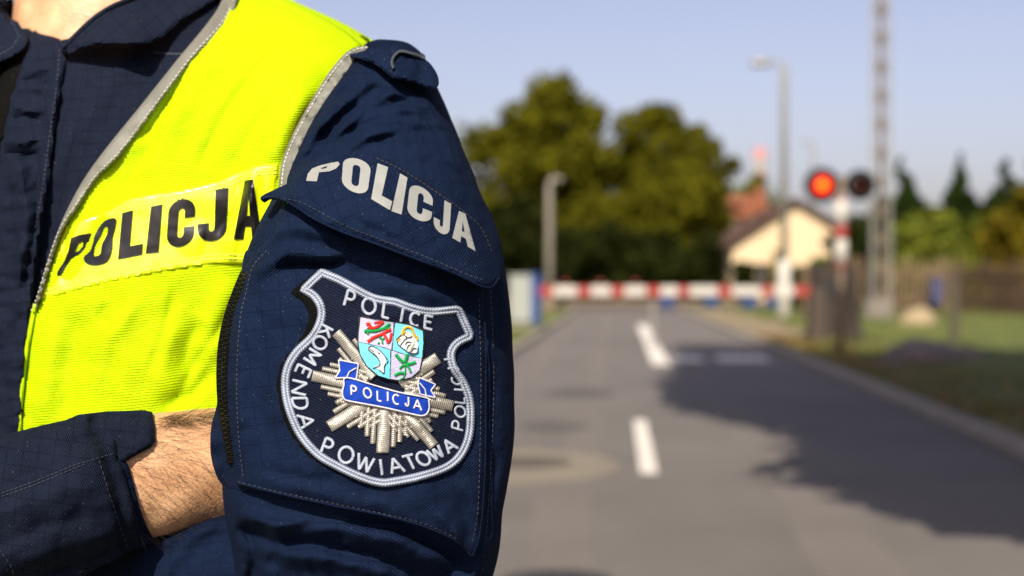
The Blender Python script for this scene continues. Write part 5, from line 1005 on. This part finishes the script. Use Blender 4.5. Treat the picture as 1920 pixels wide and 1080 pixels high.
# ------------------------------------------------------------------ barrier
M['dark_brown'] = plain('dark_brown_paint', (.045, .03, .02), .7)
d = 29.; zb = hh(546, d); ba = empty('level_crossing_barrier', (tp(1540, d), d, -.1)); tag(ba, 'closed red and white barrier across the road', 'barrier')
edges = [(1012, 'r'), (1037, 'w'), (1083, 'r'), (1107, 'w'), (1146, 'r'), (1170, 'w'), (1212, 'r'), (1238, 'w'), (1272, 'r'), (1292, 'w'), (1346, 'r'), (1372, 'w'), (1428, 'r'), (1450, 'w'), (1490, 'r'), (1518, 'e')]
for (a, c_), (b_, _) in zip(edges, edges[1:]):
    m = MB(); m.box(((tp(a, d) + tp(b_, d)) / 2, d, zb), (tp(b_, d) - tp(a, d) - .002, .09, .20), bev=.02); m.build('stripe', M['red_paint' if c_ == 'r' else 'white_paint'], ba)
m = MB(); m.box((tp(1532, d), d, .55), (.34, .4, 1.3), bev=.03); m.build('drive_box', M['dark_brown'], ba); m = MB(); m.box((tp(1555, d), d - .02, zb), (.5, .12, .35), bev=.02); m.build('counterweight', M['dark_steel'], ba)
m = MB(); m.tube([(tp(1225, d), d, zb - .15), (tp(1225, d), d, .03)], [.035, .035], 8); m.build('hanging_prop', M['galv'], ba)
for q in (1060, 1126, 1191): m = MB(); m.tube([(tp(q, d), d - .06, zb + .17), (tp(q, d), d - .06, zb + .22)], [.05, .04], 10); m.build('marker_lamp', M['red_paint'], ba)
# far barrier on the other side of the tracks and the track bed
d = 60.; zb2 = hh(553, d) + .02; ba = empty('level_crossing_barrier', (tp(1000, d), d, -.1)); tag(ba, 'second barrier beyond the tracks, seen below the near one', 'barrier')
for i in range(9): m = MB(); xa = tp(1040, d) + i * 1.05; m.box((xa + .5, d, zb2), (1.04, .09, .16), bev=.02); m.build('stripe', M['red_paint' if i % 2 else 'white_paint'], ba)
m = MB(); m.box((tp(1030, d), d, .5), (.4, .4, 1.2), bev=.03); m.build('drive_box', M['rust_brown'], ba)
M['ballast'] = gmat('ballast', [(.3, (.045, .035, .026)), (.7, (.12, .10, .075))], (3., 30.))
m = MB(); m.loft([[(xx, yy, zz) for yy, zz in ((63, .0), (64.5, .22), (67.5, .22), (69, .0))] for xx in np.linspace(-60, 90, 50)], cap=False, closed=False); tag(m.build('track_bed', M['ballast']), kind='structure')
for yy in (65.2, 66.64): m = MB(); m.box((10, yy, .31), (150, .07, .14), bev=.01); tag(m.build('rail', M['rust_brown']), 'front rail of the railway track' if yy < 66 else 'rear rail of the railway track', 'rail', 'rails of the track')
# blue things
def bluebox(px, d, top, bot, w_, label, name='waste_bin', mat='blue_paint', g=None):
    x = tp(px, d); zt = hh(top, d); t = empty(name, (x, d, -.1)); tag(t, label, name.replace('_', ' '), g); z0 = -.12 if bot is None else hh(bot, d); m = MB(); ww = w_ / F * d
    m.loft([[(x + a * ww * .5 * f, d + b_ * ww * .5 * f, z) for a, b_ in ((-1, -1), (1, -1), (1, 1), (-1, 1))] for z, f in ((z0, .86), (zt - .08, 1.))]); m.build('body', M[mat], t); l_ = MB(); l_.box((x, d, zt - .03), (ww * 1.08, ww * 1.08, .07), bev=.02); l_.build('lid', M[mat], t)
GB = 'blue bins beyond the barrier'
bluebox(1250, 63.7, 556, 577, 22, 'blue bin beyond the road, left of the hanging prop', g=GB); bluebox(1332, 63.7, 557, 577, 26, 'blue bin in the middle behind the barrier', g=GB); bluebox(1404, 63.7, 557, 577, 26, 'blue bin left of the white lamp base', g=GB); bluebox(1448, 63.7, 558, 577, 22, 'blue bin half hidden by the white lamp base', g=GB)
bluebox(1504, 63.7, 558, 577, 14, 'narrow blue bin right of the white lamp base', g=GB)
# cabinet and blue post at the left
d = 38.; x = tp(978, d); cb = empty('relay_cabinet', (x, d, -.1)); tag(cb, 'pale grey cabinet beside the blue post at the left kerb', 'cabinet'); m = MB(); m.box((x, d, hh(560, d)), (.62, .4, (605 - 520) / F * d), bev=.02); m.build('body', M['grey_paint'], cb)
m = MB(); m.box((x, d, hh(517, d)), (.68, .46, .06), bev=.015); m.build('roof', M['grey_paint'], cb); m = MB(); m.box((x - .01, d - .205, hh(560, d)), (.02, .012, 1.0)); m.build('door_gap', M['dark_steel'], cb); m = MB(); m.box((x, d, .02), (.58, .36, .3)); m.build('plinth', M['concrete'], cb)
d = 36.; x = tp(1004, d); bpst = empty('blue_post', (x, d, -.1)); tag(bpst, 'wide blue post standing on the left verge', 'post'); m = MB(); m.box((x, d, hh(560, d) - .03), (.25, .16, (608 - 516) / F * d), bev=.02); m.build('shaft', M['blue_paint'], bpst); m = MB(); m.box((x, d, hh(514, d)), (.29, .2, .05), bev=.01); m.build('cap', M['blue_paint'], bpst)
# ------------------------------------------------------------------ fences, stump, rocks
M['old_post'] = plain('weathered_dark_wood', (.06, .05, .035), .85)
M['dull_blue'] = plain('dull_blue_plastic', (.035, .04, .11), .6)
M['picket'] = plain('weathered_pickets', (.135, .09, .052), .85, var=.7, scale=1.3, bump=.004); M['stump_bark'] = gmat('dark_old_bark', [(.3, (.016, .011, .008)), (.7, (.050, .034, .024))], (3., 25.), bump=.03)
def fence(xa, ya, xb, yb, h, label, step=.19, mat='picket', hv=.10):
    t = empty('picket_fence', (xa, ya, 0)); tag(t, label, 'fence', 'wooden fences'); L2 = math.hypot(xb - xa, yb - ya); n = int(L2 / step); a = math.atan2(yb - ya, xb - xa); m = MB()
    for i in range(n + 1):
        f = i / n; x, y = xa + (xb - xa) * f, ya + (yb - ya) * f; hz_ = h * (1 + random.uniform(-hv, hv)); m.loft([[(x + (q * math.cos(a) - w_ * math.sin(a)), y + (q * math.sin(a) + w_ * math.cos(a)), zz) for q, w_ in ((-r_, -.012), (r_, -.012), (r_, .012), (-r_, .012))] for zz, r_ in ((.02, .045), (hz_ - .08, .045), (hz_, .008))])
    m.build('pickets', M[mat], t); rr = MB()
    for z in (h * .3, h * .75): rr.box(((xa + xb) / 2 - math.sin(a) * .05 * -1, (ya + yb) / 2 + .05, z), (L2, .05, .09), rz=a)
    rr.build('rails', M[mat], t)
    for i in range(0, n + 1, 18): f = i / n; p_ = MB(); p_.box((xa + (xb - xa) * f, ya + (yb - ya) * f + .13, h * .5), (.12, .12, h * 1.05), rz=a, bev=.01); p_.build('post', M[mat], t)
fence(tp(1590, 52), 52, tp(1800, 52), 52, hh(487, 52), 'weathered brown picket fence from the mast to the grey post'); fence(tp(1800, 50), 50, tp(2010, 44), 44, hh(492, 48), 'darker brown picket fence running off at the right edge', mat='brown_wood')
fence(tp(1508, 50), 50, tp(1600, 51), 51, hh(500, 50), 'short brown fence between the lamp base and the mast', step=.15)
bluebox(1755, 51, 520, 570, 20, 'blue container hung on the picket fence', 'blue_container', mat='dull_blue')
# stump (old, dark)
d = 31.; x = tp(1562, d); stp = empty('tree_stump', (x, d, -.1)); tag(stp, 'wide dark tree stump between the road and the mast', 'tree stump'); m = MB(); rs = []
for i in range(16):
    f = i / 15; r_ = .46 + .16 * (1 - f) ** 3; rs.append([(x + r_ * (1 + .13 * math.sin(5 * t + 1) + .07 * math.sin(11 * t + f * 3)) * math.cos(t), d + r_ * .9 * (1 + .12 * math.sin(4 * t)) * math.sin(t), -.12 + 1.72 * f + (.10 * math.sin(3 * t) if i == 15 else 0)) for t in [2 * math.pi * k / 44 for k in range(44)]])
m.loft(rs); m.build('trunk', M['stump_bark'], stp, True)
for a, l_ in ((-.5, .5), (.6, .42), (2.6, .5)): m = MB(); m.tube([(x + .4 * math.cos(a), d + .4 * math.sin(a), .25), (x + .7 * math.cos(a), d + .6 * math.sin(a), .05), (x + (.8 + l_ * .3) * math.cos(a), d + .8 * math.sin(a), -.08)], [.16, .11, .05], 10); m.build('root', M['stump_bark'], stp, True)
# grey post in front of the fence
d = 27.; x = tp(1790, d); gp = empty('fence_post', (x, d, -.1)); tag(gp, 'single dark grey post standing behind the stones', 'post'); m = MB(); m.box((x, d, hh(590, d)), (.13, .13, (668 - 515) / F * d), bev=.012); m.build('shaft', M['old_post'], gp); m = MB(); m.box((x, d, hh(513, d)), (.17, .17, .04)); m.build('cap', M['old_post'], gp)
# stones
M['stone'] = gmat('dark_stones', [(.3, (.10, .08, .075)), (.7, (.21, .175, .165))], (3., 20.), bump=.02)
def rock(px, py, d_, s, label, mat='stone'):
    x, y, z = tp(px, d_), d_, H - (py - HY) / F * d_; m = MB(); rs = []
    sd_ = random.uniform(0, 50)
    for i in range(11):
        ph = math.pi * i / 10; rs.append([(lambda v: (x + v.x * s[0] * (1 + .5 * mnoise.noise(v * 1.6 + Vector((sd_, 0, 0)))), y + v.y * s[1] * (1 + .5 * mnoise.noise(v * 1.6 + Vector((0, sd_, 0)))), z + v.z * s[2] * (1 + .4 * mnoise.noise(v * 1.7 + Vector((0, 0, sd_))))))(Vector((max(math.sin(ph), .03) * math.cos(t), max(math.sin(ph), .03) * math.sin(t), math.cos(ph)))) for t in [2 * math.pi * k / 18 for k in range(18)]])
    m.loft(rs); o = m.build('boulder', M[mat], None, True, 50); o.location = (0, 0, 0); tag(o, label, 'stone', 'stones on the right verge')
rock(1735, 672, 22, (.52, .42, .30), 'largest dark stone lying left of the grey post'); rock(1665, 690, 21, (.30, .25, .14), 'small low stone at the left end of the heap'); rock(1805, 678, 22.5, (.36, .3, .22), 'middle sized dark stone at the foot of the grey post'); rock(1690, 668, 23, (.28, .22, .18), 'dark stone tucked behind the left of the heap')
M['sand_stone'] = gmat('pale_sandstone', [(.3, (.22, .17, .09)), (.7, (.34, .27, .16))], (3., 20.)); rock(1722, 604, 40, (.52, .4, .42), 'pale sandy block on the sunlit grass before the fence', 'sand_stone')
